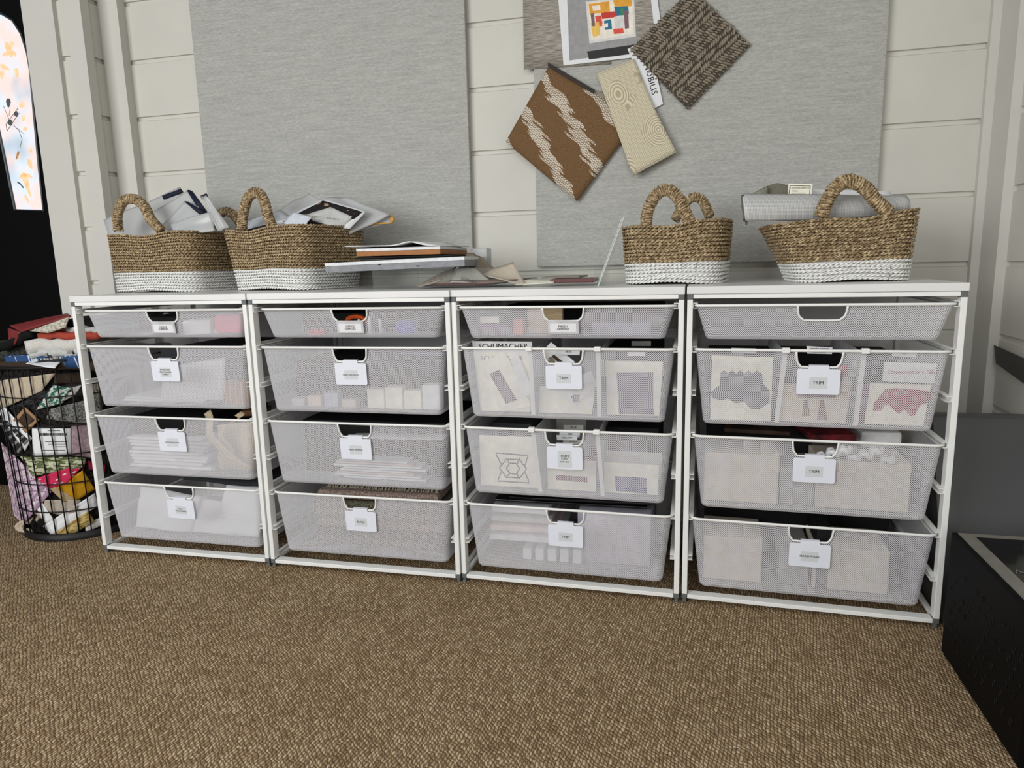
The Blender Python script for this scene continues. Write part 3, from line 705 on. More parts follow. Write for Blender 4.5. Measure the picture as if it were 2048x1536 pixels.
# leftmost unit
z = DF(0)
for k, (x, dx) in enumerate(((.30, .05), (.33, .04))): block('plastic_bag', ['upper crumpled clear bag left of the pink packet', 'lower crumpled clear bag left of the pink packet'][k], 'bag', (x, .065+.02*k, z+.001), (x+dx+.03, .12, z+.012+.03*(1-k)), M_PAPER, 0, .1, .006, 'clear bags in the leftmost top drawer', .004, k)
block('plastic_packet', 'bright pink packet in the leftmost office supplies drawer', 'packet', (.395, .07, z+.004), (.475, .12, z+.055), K_PINK, 0, .05, .01, None, .003)
block('folder', 'dark green folder seen above the rim of the leftmost top drawer', 'folder', (.29, .10, z+.052), (.49, .40, z+.060), K_GREEN, 0)
t = [UP(0, .165+.033*math.cos(a), .11+.03*math.sin(a), z+.062+.004*math.sin(3*a)) for a in np.linspace(0, 2*PI, 30)[:-1]]
tag(MB().tube(t, .0045, 8, True).build('cable_coil', K_BLACK, smooth=True), 'coiled black cable in the leftmost top drawer', 'cable', 'black cable coils'); 
t = [p+np.array([.062, .012, .0]) for p in t]; tag(MB().tube(t, .0045, 8, True).build('cable_coil', K_BLACK, smooth=True), 'second coiled black cable, right of the first, in the leftmost top drawer', 'cable', 'black cable coils')
z = DF(1)
for k in range(6):
    block('envelope', 'white envelope in the low stack at the front of the envelopes drawer', 'envelope', (.052+.002*k, .085+.003*(k % 2), z+.0022*k), (.315+.006*(k % 3), .30, z+.0022*k+.0018), M_PAPER, 0, .01*(k % 3-1), .0006, 'stacked white envelopes')
for k in range(5):
    block('file_folder', 'tan file folder standing at the right end of the envelopes drawer', 'folder', (.385+.018*k, .075, z), (.389+.018*k, .35, z+.062+.004*(k % 2)), K_TAN, 0, .12, .0012, 'tan folders standing in a row')
sheet('paper_sheet', [UP(0, .20, .09, z+.10), UP(0, .40, .10, z+.13), UP(0, .40, .075, z+.01), UP(0, .19, .078, z+.006)], M_BAG, 'clear sleeve leaning inside the envelopes drawer', 'sleeve', wr=.002)
z = DF(2)
for k in range(9):
    block('storage_bag', 'flat white storage bag in the stack at the front of its drawer', 'bag', (.062+.004*((k*3) % 4), .072, z+.001+.0105*k), (.34-.006*((k*5) % 7), .32, z+.001+.0105*k+.0085), M_PAPER if k % 2 else K_WCARD, 0, .012*((k % 3)-1), .003, 'stacked storage bags', .0012, k)
tg = thing('canvas_tote', 'folded natural canvas tote with long straps in the leftmost unit', 'tote bag', tuple(UP(0, .42, .12, z)))
V, F, UV = sheetVF([UP(0, .36, .10, z+.13), UP(0, .49, .12, z+.145), UP(0, .475, .085, z+.006), UP(0, .36, .08, z+.006)], 10, 10, wr=.006, th=.012, seed=4); mk('body', V, F, K_CANV, tg, UV, True)
def ribbon(P, wdir, wd, th=.002):
    P = smooth_path(P, 6); N = len(P)
    return sheetVF(None, N-1, 2, th=th, gridfn=lambda u, v: P[min(N-1, int(round(u*(N-1))))]+np.asarray(wdir)*(v-.5)*wd)
for S_ in ([(.335, .085, z+.172), (.345, .080, z+.150), (.355, .06, z+.11), (.40, .055, z+.07), (.44, .055, z+.035), (.47, .07, z+.012)], [(.43, .09, z+.168), (.445, .08, z+.16), (.40, .07, z+.135), (.385, .065, z+.10), (.42, .062, z+.06), (.395, .062, z+.02)]):
    V, F, UV = ribbon([UP(0, *p) for p in S_], (.85, 0, .5), .026); mk('strap', V, F, K_CANV, tg, UV, True)
block('leather_strap', 'brown leather strap end over the tote in the leftmost unit', 'strap', (.40, .13, z+.150), (.47, .21, z+.168), C('brown_leather', (112, 78, 54)), 0, .3, .006)
z = DF(3)
for k, (x0, x1, h0) in enumerate(((.06, .26, .10), (.18, .40, .075), (.33, .485, .13))):
    sheet('poly_mailer', [UP(0, x0+.01, .10+.02*k, z+h0+.03), UP(0, x1, .12+.01*k, z+h0), UP(0, x1-.01, .07, z+.008), UP(0, x0, .07, z+.012)], M_PAPER, ['left crumpled white poly mailer behind the bottom left label tag', 'middle crumpled white poly mailer, overlapping the left one', 'right crumpled white poly mailer in the bottom left drawer'][k], 'mailer', 'crumpled poly mailers', wr=.006, th=.006, seed=k+3, nu=16, nv=14)
sheet('folded_cloth', [UP(0, .22, .36, z+.160), UP(0, .50, .36, z+.164), UP(0, .49, .10, z+.154), UP(0, .20, .12, z+.150)], fabric('charcoal_fleece', (56, 58, 62)), 'charcoal fleece lying on top of the bottom left drawer', 'cloth', wr=.004, th=.008, nu=16, nv=10)
# second unit
z = DF(0)
tag(MB().tube([onY(712+18*math.cos(a), 642+9*math.sin(a), .11+.012*math.sin(a)) for a in np.linspace(0, 2*PI, 24)[:-1]], .006, 8, True).build('tape_roll', K_ORANGE, smooth=True), 'orange tape roll seen through the second top drawer opening', 'tape')
block('plastic_clip_box', 'small red box low in the second top drawer', 'box', (.125, .075, z), (.165, .10, z+.014), C('red_plastic', (200, 50, 60)), 1)
block('glue_stick', 'blue plastic tube lying in the second top drawer', 'tube', (.375, .065, z+.002), (.43, .10, z+.038), K_BLUE, 1, .2, .012)
for k in range(3): block('marker', 'white marker standing in the second top drawer', 'marker', (.26+.03*k, .09, z), (.268+.03*k, .098, z+.04+.008*(k % 2)), M_PAPER, 1, 0, .003, 'white markers')
z = DF(1)
for k in range(4):
    T = block('fan_deck', ['cream paint fan deck, leftmost in its row', 'cream paint fan deck, second in its row', 'cream paint fan deck, third in its row', 'cream paint fan deck, rightmost and tallest'][k], 'fan deck', (.285+.052*k, .070, z), (.333+.052*k, .25, z+[.052, .058, .050, .066][k]), K_CARD if k < 3 else K_WCARD, 1, 0, .002, 'paint fan decks in a row')
    for j in range(7): mk('colour_band', *((lambda mb: (np.concatenate(mb.V), mb.F))(MB().box((0, 0, 0), (1, 1, 1)))), K_CARD, T) if False else None
for k in range(4): block('colour_swatch', 'small stack of pale colour swatches on the left of the fan deck drawer', 'swatch', (.06+.048*k, .072, z), (.10+.048*k, .18, z+.022+.008*(k % 3)), [C('pale_grey_swatch', (186, 190, 194)), C('pale_peach_swatch', (220, 196, 180)), C('pale_blue_swatch', (178, 186, 206)), C('pale_sand_swatch', (212, 204, 186))][k], 1, .05*(k-1), .002, 'pale colour swatches')
block('portfolio', 'blue grey portfolio behind the fan decks', 'portfolio', (.30, .26, z), (.49, .30, z+.125), C('blue_grey_card', (104, 106, 146)), 1)
z = DF(2)
for k in range(8):
    block('paint_sheet', 'thin painted sample sheet in the low stack of the PAINT SAMPLES drawer', 'sheet', (.20-.01*((k*3) % 4), .075, z+.0068*k), (.44-.018*((k*5) % 4), .34, z+.0068*k+.0048), [M_PAPER, K_WCARD, C('pinkish_sheet', (220, 200, 196)), K_WCARD][k % 4], 1, .015*((k % 3)-1), .001, 'stacked painted sample sheets')
sheet('plastic_sleeve', [UP(1, .24, .40, z+.128), UP(1, .50, .40, z+.128), UP(1, .492, .07, z+.118), UP(1, .22, .075, z+.112)], M_BAG, 'clear plastic sleeve lying high in the PAINT SAMPLES drawer', 'sleeve', wr=.001)
z = DF(3)
RG = [fabric('grey_tan_rug', (150, 142, 128), (84, 80, 70), 260), fabric('olive_grey_rug', (120, 116, 98), (66, 64, 54), 240), fabric('pinkish_rug', (166, 146, 136), (104, 92, 84), 260)]
for k in range(6):
    T = block('rug_sample', 'folded woven rug sample in the pile of the RUGS drawer', 'rug sample', (.085+.012*(k % 3), .075+.004*(k % 2), z+.001+.0265*k), (.475-.01*(k % 2), .36, z+.0265*k+.0245), RG[k % 3], 1, .02*(k % 3-1), .008, 'folded rug samples', .002, k)
fg = MB()
for k in range(64):
    x = .13+.33*k/63; fg.tube([UP(1, x, .17, z+.168), UP(1, x+rnd.uniform(-.002, .002), .145, z+.170), UP(1, x+rnd.uniform(-.004, .004), .115, z+.164), UP(1, x+rnd.uniform(-.004, .004), .105, z+.158)], .0019, 5)
mk('fringe', np.concatenate(fg.V), fg.F, fabric('pale_fringe_yarn', (176, 168, 150)), T, smooth=True)
# third unit
z = DF(0)
block('wood_sample', 'pale oak sample board behind the FINISH SAMPLES opening', 'wood sample', (.165, .10, z+.001), (.255, .115, z+.068), NT('pale_oak').m if False else fabric('pale_oak', (206, 186, 150), (184, 162, 126), 60, .6, .05, (1, 1, 12)), 2)
block('finish_block', 'cream finish block at the left of the FINISH SAMPLES drawer', 'finish sample', (.05, .07, z+.030), (.10, .11, z+.046), K_CARD, 2, group='finish blocks'); block('finish_block', 'mauve finish block under the cream one', 'finish sample', (.045, .068, z), (.125, .12, z+.028), K_MAUVE, 2, group='finish blocks')
block('finish_block', 'orange pink finish block left of the FINISH SAMPLES holder', 'finish sample', (.135, .075, z), (.16, .12, z+.04), C('salmon_block', (214, 140, 120)), 2, group='finish blocks'); block('finish_block', 'lilac grey finish block at the right of the FINISH SAMPLES drawer', 'finish sample', (.33, .08, z), (.47, .14, z+.03), C('lilac_block', (150, 140, 168)), 2, group='finish blocks')
def divider(ui, px, di, label, lean=0.0):
    z0 = DF(di); x = UFR(ui).to([onY(px, 750, .05)])[0][0]; y0 = DY0[ui][di]
    T = thing('drawer_divider', label, 'divider', tuple(UP(ui, x, .05, z0)), 0, 'white dividers in the trim drawers')
    mk('panel', *sheetVF([UP(ui, x, y0+.012, DZ[di][0]-.006), UP(ui, x, .42, DZ[di][0]-.006), UP(ui, x+lean, .42, z0+.002), UP(ui, x+lean, y0+.034, z0+.002)], 2, 2, th=.0016)[:2], C('translucent_divider', (206, 206, 208)), T)
    V, F, UV = sheetVF([UP(ui, x-.005, y0+.0125, DZ[di][0]-.004), UP(ui, x+.005, y0+.0125, DZ[di][0]-.004), UP(ui, x+.005+lean, y0+.034, z0+.002), UP(ui, x-.005+lean, y0+.034, z0+.002)], 1, 3, th=.0015); mk('front_flange', V, F, M_WHITE, T, UV)
    zz = DZ[di][0]; mb = MB(); mb.bbox((x-.008, y0-.0062, zz-.0052), (x+.008, y0+.008, zz+.0060), .0018); mb.V = [UFR(ui).wo(mb.V[0])]; mb.build('clip', M_WHITE, T)
divider(2, 1067, 1, 'left divider of the drawer holding the SCHUMACHER card'); divider(2, 1200, 1, 'right divider of the drawer holding the SCHUMACHER card')
divider(2, 1069, 2, 'left divider of the drawer with the YELLOW tab', .012); divider(2, 1198, 2, 'right divider of the drawer with the YELLOW tab', .010)
divider(3, 1565, 1, 'left divider of the WHITE CREAM NATURAL drawer', -.010); divider(3, 1717, 1, 'right divider of the WHITE CREAM NATURAL drawer', -.004)
G_ = 'trim sample cards in the drawers'; ZMIN[0] = DF(1)+.002
T = card('trim_card', 'tall white card printed with a black brand name, rising above its drawer', 'sample card', [(944, 682), (1064, 683), (1064, 832), (962, 832)], .075, K_WCARD, group=G_); ptext(T, 'SCHUMACHER', 1006, 693, .0195, .0738, sp=1.0)
T = card('trim_card', 'white card in front of the tall brand card, same brand name lower down', 'sample card', [(950, 704), (1060, 705), (1060, 833), (965, 833)], .069, K_CARD, group=G_); ptext(T, 'SCHUMACHER', 1003, 717, .0165, .0678)
T = card('trim_card', 'tilted cream card with a slanting mauve strip', 'sample card', [(958, 725), (1010, 704), (1064, 812), (1000, 840)], .0645, K_CARD, [([(979, 748), (998, 739), (1034, 800), (1012, 808)], C('mauve_brown_trim', (108, 78, 84)))], group=G_)
T = card('trim_card', 'tilted white slip right of the slanting mauve strip', 'sample card', [(1018, 708), (1035, 706), (1068, 786), (1046, 796)], .061, K_WCARD, group=G_)
T = card('trim_card', 'cream card in the middle compartment behind the upper TRIM tag of the third unit', 'sample card', [(1080, 772), (1190, 778), (1184, 830), (1078, 826)], .066, K_CARD, group=G_)
T = card('trim_card', 'white tilted slip with a plum dot near the upper TRIM tag', 'sample card', [(1100, 772), (1182, 742), (1195, 770), (1150, 812)], .062, K_WCARD, [([(1142, 793), (1150, 788), (1160, 790), (1157, 803), (1148, 806)], K_MAR)], group=G_)
T = card('trim_card', 'white pointed card rising above the rim by the upper handle opening', 'sample card', [(1084, 704), (1102, 684), (1150, 724), (1125, 760)], .070, K_WCARD, [([(1103, 713), (1108, 709), (1143, 738), (1138, 744)], C('brown_cord', (70, 54, 40))), ([(1096, 716), (1103, 713), (1112, 724), (1102, 734)], C('taupe_cord', (128, 118, 104)))], group=G_)
T = card('tab_label', 'white tab reading BLUE in the drawer with the pointed card', 'tab', [(1118, 698), (1160, 699), (1159, 710), (1118, 709)], .064, M_PAPER, group='divider tabs'); ptext(T, 'BLUE', 1137, 703, .0068, .0628)
T = card('trim_card', 'cream card with a large plum grey rectangle', 'sample card', [(1212, 722), (1326, 723), (1318, 842), (1214, 838)], .066, K_CARD, [([(1233, 745), (1306, 745), (1307, 829), (1238, 828)], K_PLUM)], group=G_)
T = card('trim_card', 'plum grey card edge peeking out left of the large plum grey rectangle', 'sample card', [(1202, 748), (1216, 748), (1218, 812), (1204, 812)], .070, K_PLUM, group=G_)
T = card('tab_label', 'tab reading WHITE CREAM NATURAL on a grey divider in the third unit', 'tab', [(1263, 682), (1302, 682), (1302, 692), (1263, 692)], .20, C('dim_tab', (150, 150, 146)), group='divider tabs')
T = card('trim_card', 'white strip behind the SCHUMACHER divider at the right rear', 'sample card', [(1255, 704), (1290, 704), (1290, 712), (1255, 712)], .062, M_PAPER, group=G_)
# lower trim drawer of the third unit
ZMIN[0] = DF(2)+.002
fp_ = []
def fr_line(a, b, wd=1.3):
    dx, dy = b[0]-a[0], b[1]-a[1]; L = math.hypot(dx, dy); nx, ny = -dy/L*wd, dx/L*wd; fp_.append(([(a[0]+nx, a[1]+ny), (b[0]+nx, b[1]+ny), (b[0]-nx, b[1]-ny), (a[0]-nx, a[1]-ny)], K_GRYT, 'printed_line'))
hx = lambda rx, ry: [(1026+rx*math.cos(k*PI/3), 937+ry*math.sin(k*PI/3)+.05*rx*math.cos(k*PI/3)) for k in range(6)]
for h_ in (hx(13, 12), hx(27, 21)):
    for k in range(6): fr_line(h_[k], h_[(k+1) % 6])
for a, b in (((992, 906), (1056, 911)), ((995, 962), (1059, 966)), ((992, 908), (1003, 930)), ((1056, 912), (1049, 934)), ((996, 960), (1003, 942)), ((1058, 964), (1050, 944)), ((1013, 916), (1018, 926)), ((1040, 917), (1034, 927)), ((1012, 956), (1019, 947)), ((1040, 958), (1034, 948))): fr_line(a, b)
T = card('trim_card', 'cream card with a dark fretwork pattern', 'sample card', [(958, 870), (1073, 874), (1076, 992), (963, 986)], .068, K_CARD, fp_, group=G_)
T = card('trim_card', 'cream card with a narrow maroon strip below the TRIM tag', 'sample card', [(1094, 918), (1192, 922), (1192, 1002), (1096, 996)], .066, K_CARD, [([(1112, 950), (1174, 954), (1175, 965), (1112, 960)], K_MAR)], group=G_)
T = card('trim_card', 'maroon cloth card right of the tag with the smaller lines', 'sample card', [(1166, 890), (1198, 892), (1198, 922), (1168, 920)], .072, K_MAR, group=G_)
T = card('trim_card', 'cream card with a blue rectangle', 'sample card', [(1208, 924), (1318, 930), (1316, 1006), (1208, 1000)], .064, K_CARD, [([(1229, 952), (1293, 956), (1293, 988), (1232, 982)], K_NAVY)], group=G_)
T = card('trim_card', 'grey white card behind the one with the blue rectangle', 'sample card', [(1212, 900), (1324, 906), (1322, 960), (1212, 955)], .072, C('grey_white_card', (190, 188, 186)), [([(1240, 896), (1296, 899), (1296, 904), (1240, 901)], K_NAVY)], group=G_)
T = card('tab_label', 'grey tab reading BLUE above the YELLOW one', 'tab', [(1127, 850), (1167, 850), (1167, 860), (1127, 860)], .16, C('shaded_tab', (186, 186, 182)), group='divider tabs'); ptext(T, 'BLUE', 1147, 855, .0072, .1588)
T = card('divider_card', 'grey divider card carrying the BLUE tab', 'divider', [(1113, 838), (1172, 838), (1172, 890), (1113, 890)], .165, K_TAB)
T = card('tab_label', 'white tab reading RED crossed by the drawer rim', 'tab', [(1119, 861), (1160, 864), (1159, 875), (1119, 873)], .10, M_PAPER, group='divider tabs'); ptext(T, 'RED', 1140, 868, .0068, .0988)
T = card('tab_label', 'cream tab reading YELLOW', 'tab', [(1113, 870), (1155, 871), (1154, 881), (1114, 880)], .085, M_PAPER, group='divider tabs'); ptext(T, 'YELLOW', 1134, 875.5, .0068, .0838)
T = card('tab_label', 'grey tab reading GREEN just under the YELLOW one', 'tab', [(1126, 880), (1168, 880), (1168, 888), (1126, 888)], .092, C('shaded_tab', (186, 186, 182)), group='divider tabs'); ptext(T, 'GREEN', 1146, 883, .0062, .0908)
z = DF(3)
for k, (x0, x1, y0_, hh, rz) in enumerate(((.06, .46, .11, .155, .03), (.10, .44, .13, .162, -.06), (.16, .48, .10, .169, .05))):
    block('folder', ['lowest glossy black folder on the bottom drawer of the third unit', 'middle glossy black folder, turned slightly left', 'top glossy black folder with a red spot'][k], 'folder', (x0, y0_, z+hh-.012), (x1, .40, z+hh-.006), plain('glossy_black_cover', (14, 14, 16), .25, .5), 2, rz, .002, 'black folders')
for k in range(5): block('sample_book', 'white sample book standing low in the bottom trim drawer', 'sample book', (.145+.033*k, .072, z), (.168+.033*k, .24, z+.030+.002*k), M_PAPER, 2, .02, .002, 'white sample books in a row')
for k in range(4): block('sample_folder', ['lowest wide grey white folder left of the bottom tag', 'second wide folder, pinkish, left of the bottom tag', 'third wide folder, grey, left of the bottom tag', 'topmost wide folder, white, left of the bottom tag'][k], 'folder', (.05, .08+.01*k, z+.045+.022*k), (.24-.012*k, .36, z+.060+.022*k), [K_WCARD, C('pinkish_sheet', (220, 200, 196)), C('grey_white_card', (190, 188, 186)), M_PAPER][k], 2, .03, .002, 'wide folders')
block('sample_box', 'lilac grey box filling the right half of the bottom trim drawer', 'box', (.29, .09, z), (.475, .38, z+.135), C('lilac_box', (176, 172, 186)), 2)
# rightmost unit
ZMIN[0] = DF(1)+.002
def blob(cx, cy, rx, ry, n=14, wav=0.18, f=5, cut=None):
    return [(cx+rx*math.cos(t)*(1+wav*math.sin(f*t)), cy+ry*math.sin(t)*(1+wav*math.sin(f*t+1))) for t in np.linspace(0, 2*PI, n*2)[:-1]]
T = card('trim_card', 'cream card with a dark grey scalloped fringe', 'sample card', [(1424, 711), (1546, 714), (1541, 848), (1420, 842)], .045, K_CARD, [([(1441, 745), (1448, 741), (1456, 747), (1464, 741), (1472, 747), (1480, 741), (1488, 747), (1497, 741), (1506, 747), (1514, 741), (1524, 748), (1526, 768), (1540, 782), (1538, 806), (1520, 818), (1502, 817), (1488, 804), (1470, 806), (1456, 797), (1442, 800), (1424, 796), (1422, 783), (1440, 770)], K_GRYT)], group=G_)
T = card('tab_label', 'white tab just under the rim in the left compartment of the rightmost unit', 'tab', [(1463, 696), (1512, 697), (1512, 706), (1463, 705)], .040, M_PAPER, group='divider tabs')
T = card('trim_card', 'cream card with two small brown tassels', 'sample card', [(1562, 768), (1704, 762), (1690, 852), (1556, 846)], .045, C('warm_cream_card', (214, 200, 182)), [([(1608, 800), (1616, 800), (1620, 832), (1604, 832)], C('brown_tassel', (120, 84, 72))), ([(1640, 800), (1648, 800), (1654, 840), (1634, 840)], C('brown_tassel', (120, 84, 72))), ([(1594, 788), (1672, 788), (1672, 796), (1594, 796)], C('brown_tassel', (120, 84, 72)))], group=G_)
T = card('trim_card', 'crimson cloth scrap right of the upper TRIM tag in the rightmost unit', 'sample card', [(1676, 732), (1694, 730), (1698, 752), (1678, 756)], .050, K_RED, group=G_)
T = card('tab_label', 'white tab reading WHITE CREAM NATURAL in the handle opening', 'tab', [(1613, 692), (1665, 695), (1664, 708), (1614, 707)], .040, M_PAPER, group='divider tabs'); ptext(T, 'WHITE/CREAM', 1639, 698, .0060, .0388); ptext(T, 'NATURAL', 1638, 704, .0060, .0388)
T = card('trim_card', 'white card with a line of crimson script', 'sample card', [(1768, 724), (1874, 727), (1868, 766), (1764, 763)], .048, K_WCARD, group=G_); ptext(T, "Dressmaker's Silk", 1823, 744, .0130, .0466, K_RED)
T = card('trim_card', 'cream card with a heavy crimson fringe', 'sample card', [(1740, 766), (1862, 770), (1846, 858), (1728, 852)], .043, K_CARD, [([(1771, 778), (1790, 776), (1822, 778), (1858, 782), (1862, 796), (1850, 808), (1838, 812), (1830, 830), (1820, 832), (1808, 818), (1798, 828), (1786, 818), (1778, 808), (1768, 812), (1762, 822), (1746, 822), (1748, 806), (1762, 790)], K_RED)], group=G_)
T = card('tab_label', 'white tab reading RED under the rim at the right of the rightmost unit', 'tab', [(1784, 704), (1834, 706), (1832, 714), (1784, 712)], .040, M_PAPER, group='divider tabs'); ptext(T, 'RED', 1808, 706.5, .0062, .0388)
T = card('trim_card', 'plum cloth card left of the crimson fringe card', 'sample card', [(1722, 770), (1738, 768), (1730, 850), (1720, 850)], .050, C('plum_cloth', (140, 84, 116)), group=G_)
z = DF(2)
for k, (a, b) in enumerate(((.045, .212), (.292, .485))):
    block('storage_box', ['left pale beige box in the third drawer of the rightmost unit', 'right pale beige box in the third drawer of the rightmost unit'][k], 'box', (a, .05, z), (b, .19, z+.118-.006*k), K_BOX, 3, 0, .003, 'beige boxes')
    block('storage_box', ['left pale beige box in the HARDWARE drawer', 'right pale beige box in the HARDWARE drawer'][k], 'box', (a+.003, .05, DF(3)), (b-.03, .19, DF(3)+.110-.006*k), K_BOX, 3, 0, .003, 'beige boxes')
block('storage_box', 'grey box between the two beige ones in the third drawer of the rightmost unit', 'box', (.215, .056, z), (.288, .19, z+.09), C('grey_beige_box', (150, 148, 146)), 3, 0, .003, 'beige boxes'); block('storage_box', 'grey box left of the thin black shade block in the HARDWARE drawer', 'box', (.222, .056, DF(3)), (.288, .19, DF(3)+.095), C('grey_beige_box', (150, 148, 146)), 3, 0, .003, 'beige boxes')
for k in range(7):
    x = .305+.022*k; P = [UP(3, x+.010*math.cos(a), .055+.012*math.sin(a)+.008*(k % 2), z+.120+.009*(k % 3)+.004*math.cos(3*a)) for a in np.linspace(0, 2*PI, 14)[:-1]]
    tag(MB().tube(P, .0065, 7, True).build('ribbon_roll', M_PAPER, smooth=True), 'small white roll of trim in the row on the right beige box', 'roll', 'white trim rolls on the beige box')
block('printed_packet', 'red and white printed packet on top of the third drawer of the rightmost unit', 'packet', (.27, .10, z+.145), (.37, .24, z+.160), C('red_print', (84, 24, 28), var=.5), 3, .2)
block('paper_bag', 'white folded bag at the right of the third drawer of the rightmost unit', 'bag', (.395, .16, z+.120), (.485, .40, z+.158), K_WCARD, 3, .05, .008, None, .003)
block('printed_book', 'dark printed book on top of the third drawer of the rightmost unit', 'book', (.10, .12, z+.150), (.25, .38, z+.160), C('dark_brown_cover', (46, 34, 26), var=.4), 3, -.08)

ZMIN[0] = 0
# ================================================================== WIRE BIN
BX, BY, BR, BK = -.440, .2155, .188, .030
bn = thing('wire_bin', 'round black wire bin crammed with fabric remnants, left of the drawer units', 'bin', (BX, BY, 0))
def circ(z, n=56, r=None): r = r or BR+BK*z; return [(BX+r*math.cos(t), BY+r*math.sin(t), z) for t in np.linspace(0, 2*PI, n+1)[:-1]]
MB().tube(circ(.545), .0042, 8, True).build('top_ring', M_WIRE, bn, True)
for z_ in (.096, .185, .275, .365, .455): MB().tube(circ(z_), .0020, 6, True).build('hoop', M_WIRE, bn, True)
rb = MB(); pr = [(BR+.003, .0), (BR+.004, .024), (BR-.001, .024), (BR-.002, .004), (.0, .003), (.0, .0)]
V = []; F = []; n = 48
for r, zz in pr:
    for t in range(n): a = 2*PI*t/n; V.append((BX+r*math.cos(a), BY+r*math.sin(a), zz+.0005))
for i in range(len(pr)-1):
    for t in range(n): F.append((i*n+t, i*n+(t+1) % n, (i+1)*n+(t+1) % n, (i+1)*n+t))
mk('base_pan', V, F, M_WIRE, bn, smooth=True)
for k in range(36):
    a = 2*PI*(k+.5)/36
    MB().tube([(BX+(BR+BK*z_)*math.cos(a), BY+(BR+BK*z_)*math.sin(a), z_) for z_ in (.02, .28, .545)], .0019, 6).build('upright', M_WIRE, bn, True)
# dark mass of remnants in the middle nobody could count
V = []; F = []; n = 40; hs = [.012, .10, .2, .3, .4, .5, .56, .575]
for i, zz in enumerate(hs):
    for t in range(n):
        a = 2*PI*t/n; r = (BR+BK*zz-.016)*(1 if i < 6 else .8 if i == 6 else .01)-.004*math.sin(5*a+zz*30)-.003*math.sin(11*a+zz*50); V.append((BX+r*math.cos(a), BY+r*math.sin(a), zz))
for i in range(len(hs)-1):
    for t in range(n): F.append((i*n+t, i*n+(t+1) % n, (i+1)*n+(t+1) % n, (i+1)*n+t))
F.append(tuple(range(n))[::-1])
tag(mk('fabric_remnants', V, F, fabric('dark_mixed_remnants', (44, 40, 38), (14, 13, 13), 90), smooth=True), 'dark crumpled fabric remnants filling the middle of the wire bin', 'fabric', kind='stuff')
def pat(name, base, fig, scale=60, thr=.5, kind='noise', w=.04, uvs=(1, 1)):
    k = NT(name); k.set(.85, .15); uvn = k.n('ShaderNodeUVMap'); mp = k.n('ShaderNodeMapping'); k.l(uvn.outputs[0], mp.inputs[0]); mp.inputs['Scale'].default_value = (uvs[0], uvs[1], 1); v = mp.outputs[0]
    if kind == 'noise': f = k.noise(v, scale, 3, .6); m = k.math('GREATER_THAN', f, thr)
    elif kind == 'spots': x = k.n('ShaderNodeTexVoronoi'); k.l(v, x.inputs['Vector']); x.inputs['Scale'].default_value = scale; m = k.math('LESS_THAN', x.outputs['Distance'], thr)
    elif kind == 'lattice':
        X, Y_, _ = k.sep(v); f1 = k.math('FRACT', k.math('MULTIPLY', k.math('ADD', X, Y_), scale)); f2 = k.math('FRACT', k.math('MULTIPLY', k.math('SUBTRACT', X, Y_), scale))
        x = k.n('ShaderNodeTexVoronoi'); k.l(v, x.inputs['Vector']); x.inputs['Scale'].default_value = scale*4
        m = k.math('MAXIMUM', k.math('MAXIMUM', k.math('LESS_THAN', f1, .12), k.math('LESS_THAN', f2, .12)), k.math('LESS_THAN', x.outputs['Distance'], .33))
    else: X, Y_, _ = k.sep(v); m = k.math('LESS_THAN', k.math('FRACT', k.math('MULTIPLY', Y_, scale)), thr)
    n = k.noise(k.coord(), 200, 2); c = k.mix(m, base, fig); k.base(k.mix(k.math('MULTIPLY', n, .2), c, (90, 84, 78))); return k.m
GB = 'fabric pieces stuffed in the wire bin'
def binp(name, label, q4, mat, d=.006, wr=.0012, th=.002, nu=12, nv=8, parent=None, seed=3, cat='fabric'):
    Q = [np.array(p, float) for p in q4]; rr = random.Random(seed); ph = rr.uniform(0, 6)
    def g(u, v):
        p = (Q[0]*(1-u)+Q[1]*u)*(1-v)+(Q[3]*(1-u)+Q[2]*u)*v
        return onCyl(p[0], p[1], BX, BY, BR-d+wr*(math.sin(7*u+ph)+math.sin(9*v+2*u+ph))*.6, BK)
    V, F, UV = sheetVF(None, nu, nv, th=th, gridfn=g); o = mk(name, V, F, mat, parent, UV, True)
    if label: tag(o, label, cat, GB)
    return o
F_CREAM = fabric('cream_canvas', (206, 192, 168)); F_TWEED = fabric('grey_tweed', (150, 150, 146), (60, 62, 62), 240)
binp('fabric_piece', 'cream canvas piece just under the left rim of the wire bin', [(-6, 762), (112, 746), (84, 782), (-6, 822)], F_CREAM, .007)
binp('fabric_piece', 'black ribbed fabric under the cream canvas in the wire bin', [(84, 783), (170, 764), (172, 790), (18, 818)], pat('black_ribs', (14, 14, 16), (66, 66, 76), 8, .3, 'stripe'), .008)
binp('fabric_piece', 'white and green leaf print corner in the wire bin', [(106, 770), (142, 776), (126, 806), (72, 820)], pat('green_leaf_print', (214, 216, 208), (40, 110, 96), 5, .5), .006)
binp('fabric_piece', 'curled white fabric edge by the green leaf print', [(122, 780), (164, 770), (150, 790), (128, 802)], fabric('white_cotton', (222, 220, 214)), .0065)
binp('fabric_piece', 'grey tweed piece at the upper right of the wire bin', [(100, 818), (206, 792), (206, 852), (92, 838)], F_TWEED, .0065)
binp('fabric_piece', 'dark brown strip above the grey tweed in the wire bin', [(110, 748), (176, 744), (176, 764), (108, 768)], fabric('dark_brown_cloth', (66, 54, 46)), .009)
binp('fabric_piece', 'speckled off-white piece right of the grey tweed in the wire bin', [(176, 770), (212, 764), (212, 800), (182, 806)], fabric('speckled_wool', (196, 190, 172), (90, 86, 76), 200), .008)
binp('frame_sample', 'brown square sample with a dark centre stood on its corner in the bin', [(50, 814), (79, 840), (52, 866), (27, 840)], C('brown_frame_edge', (150, 118, 84)), .004)
